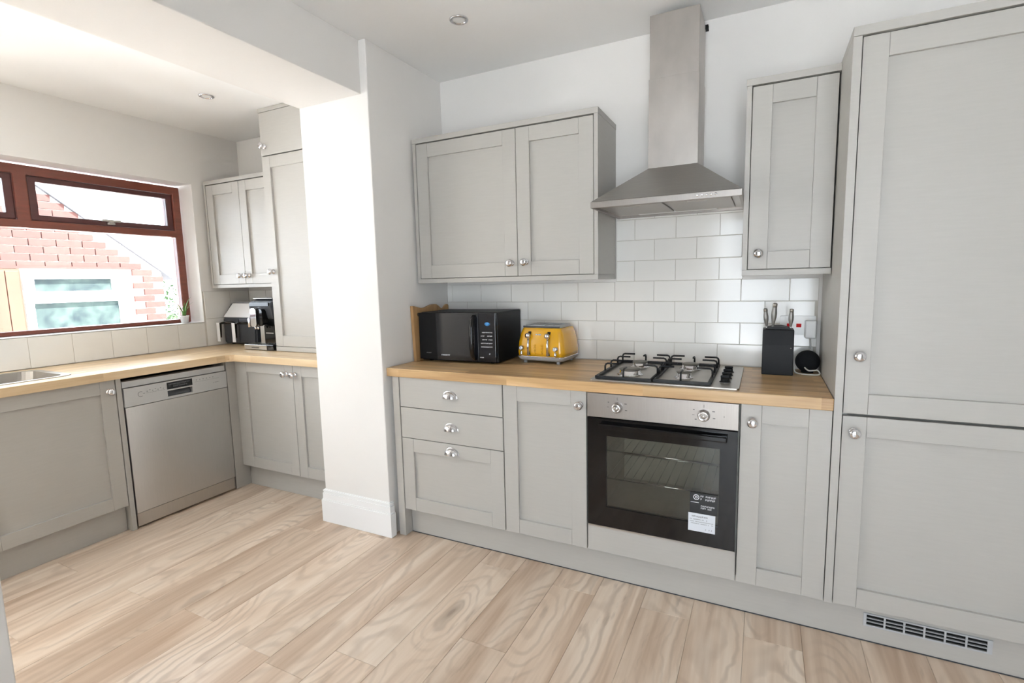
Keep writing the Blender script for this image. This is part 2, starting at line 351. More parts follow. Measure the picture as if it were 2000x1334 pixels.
ceil = struct('ceiling', (lambda b: (bx(b, XNL, XR+.1, YF-.1, .1, ZC, ZC+.12), b)[1])(NB()), 'ceiling', 'white ceiling over the cooker side of the kitchen')
RX0, RX1, RY0, RY1 = -1.92, -1.02, -2.75, -1.70       # rooflight opening, added out of view to brighten the side room
b = NB(); prism(b, [(XW-.28, -3.05), (XNL, -3.05), (XNL, YB2+.1), (XW-.28, YB2+.1)], ZCL, ZCL+.16, 2, holes=[[(RX0, RY0), (RX1, RY0), (RX1, RY1), (RX0, RY1)]])
struct('ceiling', b, 'ceiling', 'white ceiling over the sink side of the kitchen')
rl = bpy.data.objects.new('added_rooflight', None); C.objects.link(rl); rl['kind'] = 'structure'; rl.location = (RX0, RY0, ZCL+.161)  # frame and pane of the added, unseen rooflight
b = NB(); prism(b, [(-.05, -.05), (RX1-RX0+.05, -.05), (RX1-RX0+.05, RY1-RY0+.05), (-.05, RY1-RY0+.05)], 0, .05, 2, holes=[[(.02, .02), (RX1-RX0-.02, .02), (RX1-RX0-.02, RY1-RY0-.02), (.02, RY1-RY0-.02)]]); obj('window_frame', b, 'upvc', rl)  # frame of the added rooflight
b = NB(); bx(b, .02, RX1-RX0-.02, .02, RY1-RY0-.02, .02, .026); obj('pane', b, 'pane', rl)  # pane of the added rooflight
wall_back = struct('wall_back', (lambda b: (bx(b, XN, XR+.1, 0, .1, -.1, ZC), b)[1])(NB()), 'paint', 'white painted wall behind the cooker')
wall_backL = struct('wall_back', (lambda b: (bx(b, XW-.3, XNL, YB2, YB2+.1, -.1, ZCL), b)[1])(NB()), 'paint', 'white painted wall behind the tall dresser cupboard')
struct('wall_nib', (lambda b: (bx(b, XNL, XN, YN, YB2+.1, -.1, ZC), b)[1])(NB()), 'paint', 'white wall pillar between the two halves of the kitchen', bev=.004)
struct('wall_beam', (lambda b: (bx(b, XNL+.001, -.121, -2.129, YN-.0005, ZB, ZC), b)[1])(NB()), 'paint', 'white boxed beam across the opening', bev=.003)
struct('wall_near_nib', (lambda b: (bx(b, XNL, XN, YF, -2.130, -.1, ZC), b)[1])(NB()), 'paint', 'white wall end at the near side of the opening', bev=.004)
struct('wall_right', (lambda b: (bx(b, XR, XR+.1, YF, .1, -.1, ZC), b)[1])(NB()), 'paint')
# window wall with the opening
WY0, WY1, WZ0, WZ1 = -2.03, -0.283, 1.092, 2.088
b = NB(); prism(b, [(-3.05, -.1), (YB2, -.1), (YB2, ZCL), (-3.05, ZCL)], XW-.28, XW, 0, holes=[[(WY0, WZ0), (WY1, WZ0), (WY1, WZ1), (WY0, WZ1)]])
wall_win = struct('wall_window', b, 'paint', 'white wall with the wooden window')
# wall behind the camera: patio doors and a glazed back door
YF2 = -2.95                                 # back-door wall of the side room
b = NB(); prism(b, [(XW-.28, -.1), (XNL, -.1), (XNL, ZCL), (XW-.28, ZCL)], YF2-.1, YF2, 1)
struct('wall_door', b, 'paint')
b = NB(); prism(b, [(XNL, -.1), (XR+.1, -.1), (XR+.1, ZC), (XNL, ZC)], YF-.1, YF, 1, holes=[[(1.05, .02), (2.65, .02), (2.65, 2.18), (1.05, 2.18)]])
struct('wall_front', b, 'paint')
def glazed(name, x0, x1, n, yf=YF, h=2.097):
    r = bpy.data.objects.new(name, None); C.objects.link(r); r['kind'] = 'structure'; r.location = (x0, yf-.05, .02)
    W = x1-x0
    for i in range(n):
        a, c = W*i/n+.003, W*(i+1)/n-.003
        b = NB(); prism(b, [(a, .003), (c, .003), (c, h), (a, h)], -.03, .03, 1, holes=[[(a+.06, .09), (c-.06, .09), (c-.06, h-.07), (a+.06, h-.07)]])
        obj('door_frame', b, 'upvc', r)
        b = NB(); bx(b, a+.06, c-.06, -.004, .004, .09, h-.07); obj('pane', b, 'pane', r)
glazed('door_1', 1.05, 2.65, 2, YF, 2.157)
# skirting round the foot of the nib
b = NB()
for t, z0, z1 in ((.018, 0.0005, .128), (.0145, .128, .136), (.012, .136, .168), (.008, .168, .176), (.010, .176, .186), (.004, .186, .190)):
    bx(b, XNL-t, XN+t, YN-t, -.6075, z0, z1)
struct('baseboard_nib', b, 'skirting', 'white moulded skirting round the foot of the pillar', bev=.0015)
# splashback tiles behind the cooker
def tile_mesh(wd, h, th, axis, m='tile'):
    b = NB(); c = .0012
    def ring(ins, d): return [b.verts.new({1:(sx*(wd/2-ins), -d, sz*(h/2-ins)), 0:(d, sx*(wd/2-ins), sz*(h/2-ins))}[axis]) for sx, sz in ((-1,-1),(1,-1),(1,1),(-1,1))]
    A, B2, C2 = ring(0, .0), ring(0, th-c), ring(c, th)
    for a, d in ((A, B2), (B2, C2)):
        for i in range(4): j = (i+1) % 4; b.faces.new([a[i], a[j], d[j], d[i]])
    b.faces.new(C2); bmesh.ops.recalc_face_normals(b, faces=b.faces)
    me = bpy.data.meshes.new('tile'); b.to_mesh(me); b.free(); me.materials.append(MATS[m]); return me
TM = {}
def lay_tiles(parent, u0, u1, z0, z1, axis, plane, pitch, h, offs, cut=None):
    """tiles of pitch x h laid from z0 upward; offs[r%2] is a joint position of that row"""
    r = 0; z = z0
    while z < z1-.01:
        zt = min(z+h, z1); o = offs[r % len(offs)]; u = o - pitch*math.ceil((o-u0)/pitch)
        while u < u1:
            a, c = max(u, u0), min(u+pitch, u1)
            spans = [(a, c, z, zt)]
            if cut: spans = cut(a, c, z, zt)
            for (p, q, s, t) in spans:
                if q-p < .012 or t-s < .008: continue
                key = (round(q-p-.0025, 3), round(t-s-.0025, 3), axis)
                if key not in TM: TM[key] = tile_mesh(key[0], key[1], .008, axis)
                mid = ((p+q)/2, (s+t)/2)
                share('tile', TM[key], parent, (mid[0], plane, mid[1]) if axis == 1 else (plane, mid[0], mid[1]))
            u += pitch
        z += h; r += 1
def cut_main(a, c, s, t):
    # above the underside of the wall units the tiles only go on behind the hood
    if s > 1.30: a, c = max(a, .975), min(c, 1.576)
    return [(a, c, s, t)] if c > a else []
lay_tiles(wall_back, XN+.001, 1.886, .9125, 1.738, 1, 0, .2015, .1035, [1.069, 1.167], cut_main)
gb = NB(); bx(gb, XN+.001, 1.886, -.0058, -.0002, .9125, 1.3245); bx(gb, .975, 1.576, -.0058, -.0002, 1.3245, 1.7385); obj('grout', gb, 'grout', wall_back)
def cut_win(a, c, s, t):
    if c <= WY1+.001: return [(a, c, s, min(t, WZ0-.004))] if s < WZ0 else []
    if a >= WY1 or t <= WZ0: return [(a, c, s, t)]
    return [(a, WY1, s, min(t, WZ0-.004))] + [(WY1+.001, c, s, t)]
lay_tiles(wall_win, -2.12, YB2-.009, .9125, 1.3185, 0, XW, .2065, .203, [-.478], cut_win)
lay_tiles(wall_backL, XW+.009, -1.27, .9125, 1.3185, 1, YB2, .203, .203, [-1.65])
gb = NB(); bx(gb, XW+.0002, XW+.0058, -2.12, WY1, .9125, WZ0-.004); bx(gb, XW+.0002, XW+.0058, WY1, YB2-.006, .9125, 1.3185); obj('grout', gb, 'grout', wall_win)
gb = NB(); bx(gb, XW+.006, -1.27, YB2-.0058, YB2-.0002, .9125, 1.3185); obj('grout', gb, 'grout', wall_backL)

# ------------------------------------------------------------------ window_1
win = bpy.data.objects.new('window_1', None); C.objects.link(win); win['kind'] = 'structure'; win['label'] = 'dark red wooden window with two top-hung lights over the sink'
WFX0, WFX1 = -2.25, -2.18          # frame depth
FY0, FY1, FZ0, FZ1 = WY0-.0, -.306, 1.064+.03, 2.072
win.location = (WFX0, FY0, FZ0)
def wo(name, b, m, parent=win, bev=0, base=win):
    bmesh.ops.translate(b, verts=b.verts, vec=-base.location if parent is win else Vector((0,0,0))); return obj(name, b, m, parent, bev)
FY0 = WY0+.004; FY1 = WY1-.018
b = NB()
prism(b, [(FY0, FZ0), (FY1, FZ0), (FY1, FZ1), (FY0, FZ1)], WFX0, WFX1, 0, holes=[
    [(FY0+.05, FZ0+.026), (FY1-.052, FZ0+.026), (FY1-.052, 1.715), (FY0+.05, 1.715)],
    [(-1.165, 1.760), (FY1-.052, 1.760), (FY1-.052, 2.018), (-1.165, 2.018)],
    [(FY0+.05, 1.760), (-1.228, 1.760), (-1.228, 2.018), (FY0+.05, 2.018)]])
wo('window_frame', b, 'mahogany', bev=.006)
for y0, y1 in ((-1.163, FY1-.054), (FY0+.052, -1.230)):
    b = NB(); prism(b, [(y0, 1.762), (y1, 1.762), (y1, 2.016), (y0, 2.016)], WFX0+.008, WFX1-.012, 0, holes=[[(y0+.04, 1.795), (y1-.04, 1.795), (y1-.04, 1.985), (y0+.04, 1.985)]])
    s = wo('sash', b, 'mahogany_dark', bev=.004)
    b = NB(); bx(b, WFX0+.03, WFX0+.036, y0+.04, y1-.04, 1.795, 1.985); wo('pane', b, 'pane')
    ym = (y0+y1)/2; b = NB(); bx(b, WFX1-.012, WFX1+.006, ym-.022, ym+.022, 1.768, 1.784); bx(b, WFX1-.004, WFX1+.014, ym-.055, ym+.055, 1.786, 1.800); bx(b, WFX1-.004, WFX1+.012, ym-.012, ym+.012, 1.775, 1.79)
    wo('window_handle', b, 'steel_h', bev=.003)
b = NB(); bx(b, WFX0+.03, WFX0+.036, FY0+.05, FY1-.052, FZ0+.026, 1.715); wo('pane', b, 'pane')
b = NB(); bx(b, XW-.279, XW+.006, WY0+.001, WY1-.001, WZ0+.0002, WZ0+.0015); wo('window_sill', b, 'skirting')

# ------------------------------------------------------------------ cabinets
def knob_mesh():
    b = NB(); lathe(b, [(.0165, 0), (.0165, .003), (.012, .006), (.0075, .010), (.007, .016), (.012, .0185), (.0175, .022), (.0195, .028), (.018, .034), (.0125, .039), (.0095, .040), (.0, .0405)], axis='y', n=20)
    me = bpy.data.meshes.new('knob'); b.to_mesh(me); b.free(); me.materials.append(MATS['chrome']); return me
KNOB = knob_mesh()
def cup_mesh():
    b = NB(); a, d, h = .041, .027, .033; n, m = 20, 8; g = []
    for i in range(n+1):
        th = PI*i/n; row = []
        for j in range(m+1):
            ph = PI/2*j/m       # 0 at the face of the drawer, pi/2 outermost edge
            row.append(b.verts.new((a*math.cos(th)*math.cos(ph), -.002-d*math.sin(ph), h*math.sin(th)*math.cos(ph))))
        g.append(row)
    for i in range(n):
        for j in range(m):
            f = b.faces.new([g[i][j], g[i+1][j], g[i+1][j+1], g[i][j+1]]); f.smooth = True
    # flange
    inn = [b.verts.new((a*math.cos(PI*i/n)*.97, -.0022, h*math.sin(PI*i/n)*.97)) for i in range(n+1)]
    out = [b.verts.new((a*math.cos(PI*i/n)*1.05, -.0008, h*math.sin(PI*i/n)*1.07)) for i in range(n+1)]
    for i in range(n): b.faces.new([inn[i], inn[i+1], out[i+1], out[i]])
    bmesh.ops.recalc_face_normals(b, faces=b.faces)
    me = bpy.data.meshes.new('cup_handle'); b.to_mesh(me); b.free(); me.materials.append(MATS['chrome']); return me
CUP = cup_mesh()
def cabinet(name, label, loc, rz, wd, z0, z1, depth, group=None, cat='cupboard', solid=False, panels=0):
    r = thing(name, label, cat, loc, rz, group); b = NB(); y0, t = .048, .018
    if solid: bx(b, 0, wd, y0, depth, z0, z1)
    else:
        bx(b, 0, t, y0, depth, z0, z1); bx(b, wd-t, wd, y0, depth, z0, z1); bx(b, t, wd-t, y0, depth, z0, z0+t); bx(b, t, wd-t, depth-t, depth, z0+t, z1)
    if not panels: bx(b, .003, .016, .0212, y0+.001, z0, z1)
    if panels < 2: bx(b, wd-.016, wd-.003, .0212, y0+.001, z0, z1)
    obj('body', b, 'cabinet', r); return r
G = .0018
def shaker(root, x0, x1, z0, z1, knob=None, fw=.070, y=0.0, name='door', cup=None, rail=None):
    """a five-piece shaker front: two stiles between which two rails and a sunk panel sit"""
    x0 += G; x1 -= G; z0 += G; z1 -= G; b = NB(); t = .020; rail = rail or fw
    bx(b, x0, x0+fw, y, y+t, z0, z1); bx(b, x1-fw, x1, y, y+t, z0, z1)
    e = .0006; bx(b, x0+fw+e, x1-fw-e, y+.0003, y+t, z1-rail, z1); bx(b, x0+fw+e, x1-fw-e, y+.0003, y+t, z0, z0+rail)
    d = obj(name, b, 'cabinet', root, bev=.0009, segs=1)
    b = NB(); bx(b, x0+fw-.002, x1-fw+.002, y+.0125, y+t-.001, z0+rail-.002, z1-rail+.002); obj('panel', b, 'cabinet', d)
    if knob: share('knob', KNOB, d, (knob[0], y, knob[1]))
    if cup: share('cup_handle', CUP, d, (cup[0], y, cup[1]))
    return d
def slab(root, x0, x1, z0, z1, cup=None, y=0.0, name='drawer', knob=None):
    b = NB(); bx(b, x0+G, x1-G, y, y+.020, z0+G, z1-G); d = obj(name, b, 'cabinet', root, bev=.001, segs=1)
    if cup: share('cup_handle', CUP, d, (cup[0], y, cup[1]))
    if knob: share('knob', KNOB, d, (knob[0], y, knob[1]))
    return d
ZT = .866       # underside of the worktops
# drawer unit beside the pillar
r = cabinet('drawer_unit', 'grey three-drawer base unit with cup handles beside the white pillar', (-.010, YD, 0), 0, .600, .15, ZT-.002, .57, cat='drawers')
slab(r, 0, .6, .7075, ZT, cup=(.308, .778)); slab(r, 0, .6, .5442, .7075, cup=(.308, .614)); shaker(r, 0, .6, .15, .5442, name='drawer', cup=(.307, .490))
b = NB(); bx(b, -.042, -.002, -.004, .565, .0008, ZT-.002); obj('end_panel', b, 'cabinet', r, bev=.001)
# base cupboard left of the oven
r = cabinet('base_cupboard', 'grey base cupboard with one shaker door between the drawers and the oven', (.592, YD, 0), 0, .406, .15, ZT-.002, .57, group='base cupboards')
shaker(r, 0, .406, .15, ZT, knob=(.376, .803))
# base cupboard right of the oven
r = cabinet('base_cupboard', 'narrow grey base cupboard between the oven and the tall larder unit', (1.602, YD, 0), 0, .296, .15, ZT-.002, .57, group='base cupboards')
shaker(r, 0, .296, .15, ZT, knob=(.043, .799))
# oven housing
r = cabinet('oven_housing', 'grey filler panel and housing under the built-in oven', (1.0, YD, 0), 0, .600, .15, ZT-.002, .57)
slab(r, 0, .6, .15, .268, name='filler_panel')
# tall larder unit
r = cabinet('tall_unit', 'tall grey unit with two stacked shaker doors at the right edge', (1.925, YD, 0), 0, .600, .15, 2.090, .585, solid=True)
shaker(r, 0, .6, .858, 2.092, knob=(.038, 1.063)); shaker(r, 0, .6, .15, .852, knob=(.036, .796))
b = NB(); bx(b, -.026, -.001, -.004, .588, .150, 2.094); obj('end_panel', b, 'cabinet', r, bev=.001)
b = NB(); bx(b, -.026, .606, -.006, .588, 2.095, 2.124); obj('cornice', b, 'cabinet', r, bev=.0015)
# plinth along the cooker side, with its grille cut-out
b = NB(); prism(b, [(-.008, .001), (2.525, .001), (2.525, .1485), (-.008, .1485)], -.538, -.522, 1, holes=[[(2.036, .064), (2.384, .064), (2.384, .110), (2.036, .110)]])
pl_ = tag(obj('plinth', b, 'cabinet'), 'long grey plinth board under the cooker side units', 'plinth', 'plinth boards')
box_obj('seal_strip', (-.008, 2.525, -.5395, -.5382, .0005, .0045), 'charcoal', pl_)
r = thing('vent_grille', 'slotted plastic air vent set in the plinth under the tall unit', 'vent', (2.03, -.538, .062))
b = NB(); prism(b, [(0, 0), (.360, 0), (.360, .050), (0, .050)], -.004, 0, 1, holes=[[(.010+i*.0570, .006), (.010+i*.0570+.051, .006), (.010+i*.0570+.051, .044), (.010+i*.0570, .044)] for i in range(6)])
obj('grille_frame', b, 'vent', r, bev=.0008)
for i in range(6):
    for z in (.018, .031):
        b = NB(); bx(b, .010+i*.057, .061+i*.057, -.0032, .004, z-.0012, z+.0012); obj('slat', b, 'vent', r)
box_obj('backing', (.004, .356, .010, .014, .002, .048), 'dark_gap', r)
# wall units
def wall_unit(label, x0, x1, yf, yb, doors, ztop=2.112, zbot=1.341, left_panel=True, right_panel=True, name='wall_cupboard', group='wall cupboards'):
    r = cabinet(name, label, (x0, yf, 0), 0, x1-x0, zbot+.024, ztop-.026, yb-yf, group, solid=True, panels=2 if right_panel else 1); wd = x1-x0
    b = NB(); bx(b, -.002, wd+.002, -.003, yb-yf, ztop-.0255, ztop); obj('cornice', b, 'cabinet', r, bev=.0012)
    b = NB(); bx(b, 0, wd, -.001, yb-yf, zbot, zbot+.0235); obj('pelmet', b, 'cabinet', r, bev=.0012)
    a = .020 if left_panel else .002; c = wd-(.020 if right_panel else .002)
    if left_panel: box_obj('end_panel', (0, .0185, -.001, .0478, zbot+.0238, ztop-.0262), 'cabinet', r)
    if right_panel: box_obj('end_panel', (wd-.0185, wd, -.001, .0478, zbot+.0238, ztop-.0262), 'cabinet', r)
    for (d0, d1, kx, kz) in doors: shaker(r, max(d0-x0, a), min(d1-x0, c), zbot+.0245, ztop-.030, knob=(kx-x0, kz))
    return r
wall_unit('wide grey wall cupboard with two shaker doors above the microwave', -.060, .971, -.321, -.010, [(-.06, .556, .521, 1.432), (.556, .98, .600, 1.434)])
wall_unit('narrow grey wall cupboard with one shaker door right of the cooker hood', 1.582, 1.897, -.321, -.010, [(1.5, 1.95, 1.642, 1.430)], right_panel=False)
wall_unit('pale grey corner wall cupboard above the air fryer', -2.030, -1.268, -.212, YB2-.010, [(-2.1, -1.650, -1.682, 1.425), (-1.650, -1.2, -1.612, 1.425)], right_panel=False)
# dresser cupboard standing on the side worktop
r = cabinet('dresser_cupboard', 'tall grey dresser cupboard standing on the worktop beside the coffee machine', (-1.263, -.313, 0), 0, .712, .9125, 2.440, YB2-.01+.313, solid=True)
shaker(r, 0, .712, .945, 2.172, knob=(.030, 1.440)); slab(r, 0, .712, 2.176, 2.442, knob=(.036, 2.232), name='door')
b = NB(); bx(b, -.002, .712, -.002, YB2-.01+.313, 2.4425, 2.466); obj('cornice', b, 'cabinet', r, bev=.001)
b = NB(); bx(b, 0, .712, .001, .0205, .9125, .9435); obj('base_rail', b, 'cabinet', r, bev=.001)
# side-room base units: below the dresser
r = cabinet('base_cupboard', 'grey two-door base cupboard in the corner below the coffee machine', (-1.415, -.490, 0), 0, .868, .15, ZT-.002, .58, group='base cupboards')
shaker(r, .0, .503, .15, ZT, knob=(.446, .803)); shaker(r, .503, .868, .15, ZT, knob=(.522, .803), fw=.070)
box_obj('filler_panel', (-.043, -.001, .004, .022, .15, ZT-.002), 'cabinet', r)
b = NB(); bx(b, -1.455, XNL-.020, -.440, -.424, .001, .1485)
tag(obj('plinth', b, 'cabinet'), 'short grey plinth board below the corner base cupboard', 'plinth', 'plinth boards')
# window-side units (turned to face +x)
r = cabinet('sink_unit', 'grey base cupboard with one wide door under the sink', (XF, -1.780, 0), PI/2, .600, .15, ZT-.002, .585)
shaker(r, 0, .6, .15, ZT, knob=(.568, .803))
b = NB(); bx(b, .602, .626, -.003, .585, .0008, ZT-.002); obj('end_panel', b, 'cabinet', r, bev=.001)
r = cabinet('base_cupboard', 'grey base cupboard at the near end of the sink worktop', (XF, -2.120, 0), PI/2, .336, .15, ZT-.002, .585, group='base cupboards')
shaker(r, 0, .336, .15, ZT, knob=(.035, .803))
b = NB(); bx(b, -1.516, -1.500, -2.12, -1.182, .001, .1485)
tag(obj('plinth', b, 'cabinet'), 'grey plinth board under the sink units', 'plinth', 'plinth boards')
r = thing('corner_post', 'grey corner filler panel between the dishwasher and the corner cupboard', 'panel', (XF, -.546, 0))
b = NB(); bx(b, -.02, 0, 0, .121, .0008, ZT-.002); obj('front_strip', b, 'cabinet', r, bev=.001)
b = NB(); bx(b, -.585, -.021, 0, .018, .0008, ZT-.002); obj('side_panel', b, 'cabinet', r)

# ------------------------------------------------------------------ worktops
b = NB(); prism(b, [(XN+.001, YWT), (1.8975, YWT), (1.8975, -.0085), (XN+.001, -.0085)], ZT, .91, 2, holes=[[(1.05, -.535), (1.545, -.535), (1.545, -.095), (1.05, -.095)]])
tag(obj('worktop', b, 'oak_x', bev=.003), 'oak block worktop with the gas hob set in it', 'worktop')
SX0, SX1, SY0, SY1 = -1.945, -1.555, -1.752, -1.345       # sink cut-out
XLW = -1.436
b = NB(); prism(b, [(XW+.0085, -2.12), (XLW, -2.12), (XLW, YB2-.0085), (XW+.0085, YB2-.0085)], ZT, .91, 2, holes=[rrect(SX0, SX1, SY0, SY1, .06)])
nf = len(b.faces)
prism(b, [(XLW, -.565), (XLW+.038, -.526), (XNL-.0015, -.526), (XNL-.0015, YB2-.0085), (XLW, YB2-.0085)], ZT, .91, 2)
b.faces.ensure_lookup_table()
for f in b.faces[nf:]: f.material_index = 1
o = tag(obj('worktop', b, 'oak_y_lit', bev=.0015), 'L-shaped oak worktop under the window, its colour lightened for window glare', 'worktop'); o.data.materials.append(MATS['oak_x_lit'])
# sink
r = thing('sink', 'stainless steel sink bowl set in the worktop under the window', 'sink', (SX0, SY0, .91))
def off(b, o): bmesh.ops.translate(b, verts=b.verts, vec=-Vector(o.location)); return b
b = NB(); prism(b, rrect(SX0-.03, SX1+.025, SY0-.04, SY1+.03, .07), .9102, .9135, 2, holes=[rrect(SX0+.006, SX1-.006, SY0+.006, SY1-.006, .055)]); obj('rim', off(b, r), 'steel', r)
b = NB(); top = rrect(SX0+.006, SX1-.006, SY0+.006, SY1-.006, .055); bot = rrect(SX0+.03, SX1-.03, SY0+.03, SY1-.03, .06)
TV = [b.verts.new((x, y, .912)) for x, y in top]; BV = [b.verts.new((x, y, .77)) for x, y in bot]
for i in range(len(TV)): j = (i+1) % len(TV); b.faces.new([TV[i], TV[j], BV[j], BV[i]])
b.faces.new(BV[::-1]); bmesh.ops.recalc_face_normals(b, faces=b.faces); bmesh.ops.reverse_faces(b, faces=b.faces)
o = obj('bowl', off(b, r), 'steel', r, smooth=False); sm = o.modifiers.new('s', 'SOLIDIFY'); sm.thickness = .001
b = NB(); lathe(b, [(.0, .7708), (.035, .7708), (.04, .773), (.03, .7745), (0, .7735)], c=((SX0+SX1)/2, (SY0+SY1)/2, 0)); obj('drain', off(b, r), 'chrome', r)

# ------------------------------------------------------------------ marks: tiny flat print
def strokes(name, rects, m, parent, y=-.0003, th=.0004, axis=1):
    b = NB()
    for (x0, x1, z0, z1) in rects:
        if axis == 1: bx(b, x0, x1, y, y+th, z0, z1)
        else: bx(b, y, y+th, x0, x1, z0, z1)
    o = obj(name, b, m, parent); o['kind'] = 'stuff'; return o
def word(x, z, wd, h, n):
    """a line of small letter-like marks"""
    out = []; cw = wd/n
    for i in range(n):
        a = x+i*cw; k = random.random()
        if k < .12: continue
        out.append((a, a+cw*.22, z, z+h)); 
        if k < .55: out.append((a+cw*.22, a+cw*.72, z+h*.8, z+h)); out.append((a+cw*.22, a+cw*.72, z+h*.38, z+h*.55))
        elif k < .8: out.append((a+cw*.22, a+cw*.72, z, z+h*.2)); out.append((a+cw*.55, a+cw*.75, z, z+h))
        else: out.append((a+cw*.3, a+cw*.75, z+h*.4, z+h*.6)); out.append((a+cw*.6, a+cw*.78, z, z+h))
    return out
def ring_b(b, cx, cz, r0, r1, y, th=.0004, n=24, a0=0, a1=2*PI):
    for i in range(n):
        p, q = a0+(a1-a0)*i/n, a0+(a1-a0)*(i+1)/n
        hexa(b, [(cx+r0*math.cos(p), y, cz+r0*math.sin(p)), (cx+r1*math.cos(p), y, cz+r1*math.sin(p)), (cx+r1*math.cos(p), y+th, cz+r1*math.sin(p)), (cx+r0*math.cos(p), y+th, cz+r0*math.sin(p)),
                 (cx+r0*math.cos(q), y, cz+r0*math.sin(q)), (cx+r1*math.cos(q), y, cz+r1*math.sin(q)), (cx+r1*math.cos(q), y+th, cz+r1*math.sin(q)), (cx+r0*math.cos(q), y+th, cz+r0*math.sin(q))])
    bmesh.ops.recalc_face_normals(b, faces=b.faces)

# ------------------------------------------------------------------ oven
r = thing('oven', 'built-in single oven with steel control strip and black glass door', 'oven', (1.0, YD-.004, 0))
b = NB(); bx(b, .003, .597, -.002, .020, .7585, .8625); cp = obj('control_panel', b, 'steel_oven', r, bev=.0015)
for kx in (.133, .473):
    b = NB(); lathe(b, [(.0235, .0), (.0235, .004), (.0205, .007), (.0195, .021), (.0175, .0235), (.0135, .0240), (.0125, .0225), (0, .0222)], c=(kx, -.0022, .8075), axis='y', n=28); k = obj('knob', b, 'chrome', r)
    b = NB(); lathe(b, [(.0105, 0), (.0085, .0025), (0, .003)], c=(kx, -.0246, .8075), axis='y', n=16); obj('knob_cap', b, 'steel', k)
rects = []
for kx in (.133, .473): rects += [(kx-.0008, kx+.0008, .838, .850), (kx-.040, kx-.034, .826, .829), (kx+.030, kx+.040, .824, .827), (kx+.033, kx+.042, .797, .800), (kx-.043, kx-.034, .806, .8075)]
rects += [(.545, .547, .806, .811), (.440, .447, .788, .791)]
strokes('dial_marks', rects, 'print_dark', cp, y=-.0024)
# door: black glass ring round a see-through pane
b = NB(); prism(b, [(.004, .276), (.596, .276), (.596, .7555), (.004, .7555)], -.004, .016, 1, holes=[[(.086, .366), (.534, .366), (.534, .680), (.086, .680)]])
dr = obj('oven_door', b, 'black_gloss', r, bev=.0012)
box_obj('window_glass', (.086, .534, .0, .006, .366, .680), 'oven_glass', dr)
b = NB(); bx(b, .06, .56, -.034, -.018, .716, .738); bx(b, .06, .085, -.018, -.0042, .719, .735); bx(b, .535, .56, -.018, -.0042, .719, .735); obj('door_handle', b, 'black_gloss', dr, bev=.004)
b = NB(); bx(b, .004, .596, -.002, .018, .2685, .2745); obj('bottom_trim', b, 'steel_h', r)
b = NB()      # cavity, open to the front
x0, x1, y0, y1, z0, z1, t = .055, .560, .018, .44, .33, .715, .004
bx(b, x0, x1, y1, y1+t, z0, z1); bx(b, x0-t, x0, y0, y1, z0, z1); bx(b, x1, x1+t, y0, y1, z0, z1); bx(b, x0, x1, y0, y1, z0-t, z0); bx(b, x0, x1, y0, y1, z1, z1+t)
obj('cavity', b, 'cavity', r)
for z in (.476, .601):
    b = NB(); tube(b, [(.06, .045, z), (.556, .045, z)], .0035, 6); tube(b, [(.06, .38, z), (.556, .38, z)], .003, 6)
    for i in range(14): tube(b, [(.075+i*.0355, .045, z), (.075+i*.0355, .38, z)], .0014, 5)
    obj('rack', b, 'chrome', r)
# stickers
st = box_obj('guarantee_sticker', (.428, .531, -.0047, -.0042, .408, .492), 'sticker_dark', dr)
b = NB(); ring_b(b, .452, .474, .0085, .0115, -.0052); ring_b(b, .452, .474, .0025, .0050, -.0052); obj('emblem', b, 'print_white', st)
strokes('lettering', word(.468, .476, .058, .0075, 9) + word(.468, .464, .055, .0075, 9) + [(.431, .462, .4515, .4535)] + word(.470, .437, .056, .006, 11) + word(.470, .428, .040, .006, 8), 'print_white', st, y=-.0052)
pl = box_obj('paper_label', (.423, .524, -.0047, -.0042, .332, .407), 'paper', dr)
strokes('lettering', word(.437, .391, .060, .006, 8) + word(.430, .380, .065, .004, 16) + word(.430, .371, .088, .003, 22) + word(.430, .363, .088, .003, 22) + word(.488, .341, .026, .005, 6), 'print_grey', pl, y=-.0051)

# ------------------------------------------------------------------ hob
HX0, HX1, HY0, HY1, HZ = 1.008, 1.594, -.578, -.062, .9105
r = thing('gas_hob', 'stainless steel four-burner gas hob with black pan supports', 'hob', (HX0, HY0, HZ))
W, D = HX1-HX0, HY1-HY0
b = NB(); prism(b, rrect(0, W, 0, D, .012), 0, .007, 2); obj('hob_plate', b, 'steel', r, bev=.003)
b = NB(); bx(b, .06, W-.06, .06, D-.05, -.038, -.0002); obj('gas_box', b, 'steel', r)
BUR = [(.135, .165, .045), (.135, .375, .034), (.365, .160, .028), (.365, .380, .036)]
for x, y, br in BUR:
    b = NB(); lathe(b, [(br+.012, .007), (br+.012, .010), (br+.002, .012), (br, .026), (br-.002, .028), (0, .028)], c=(x, y, 0)); k = obj('burner', b, 'chrome', r)
    b = NB(); lathe(b, [(br-.001, .0282), (br+.003, .0305), (br+.002, .034), (br-.008, .0365), (0, .037)], c=(x, y, 0)); obj('burner_cap', b, 'burner', k)
def arm(b, p, d, up=.036, run=.062, r_=.0042):
    p = Vector(p); d = Vector(d); z = Vector((0,0,1)); c = .012
    tube(b, [p, p+z*(up-c), p+z*(up-c*.3)+d*c*.3, p+z*up+d*c, p+z*up+d*run], r_, 7)
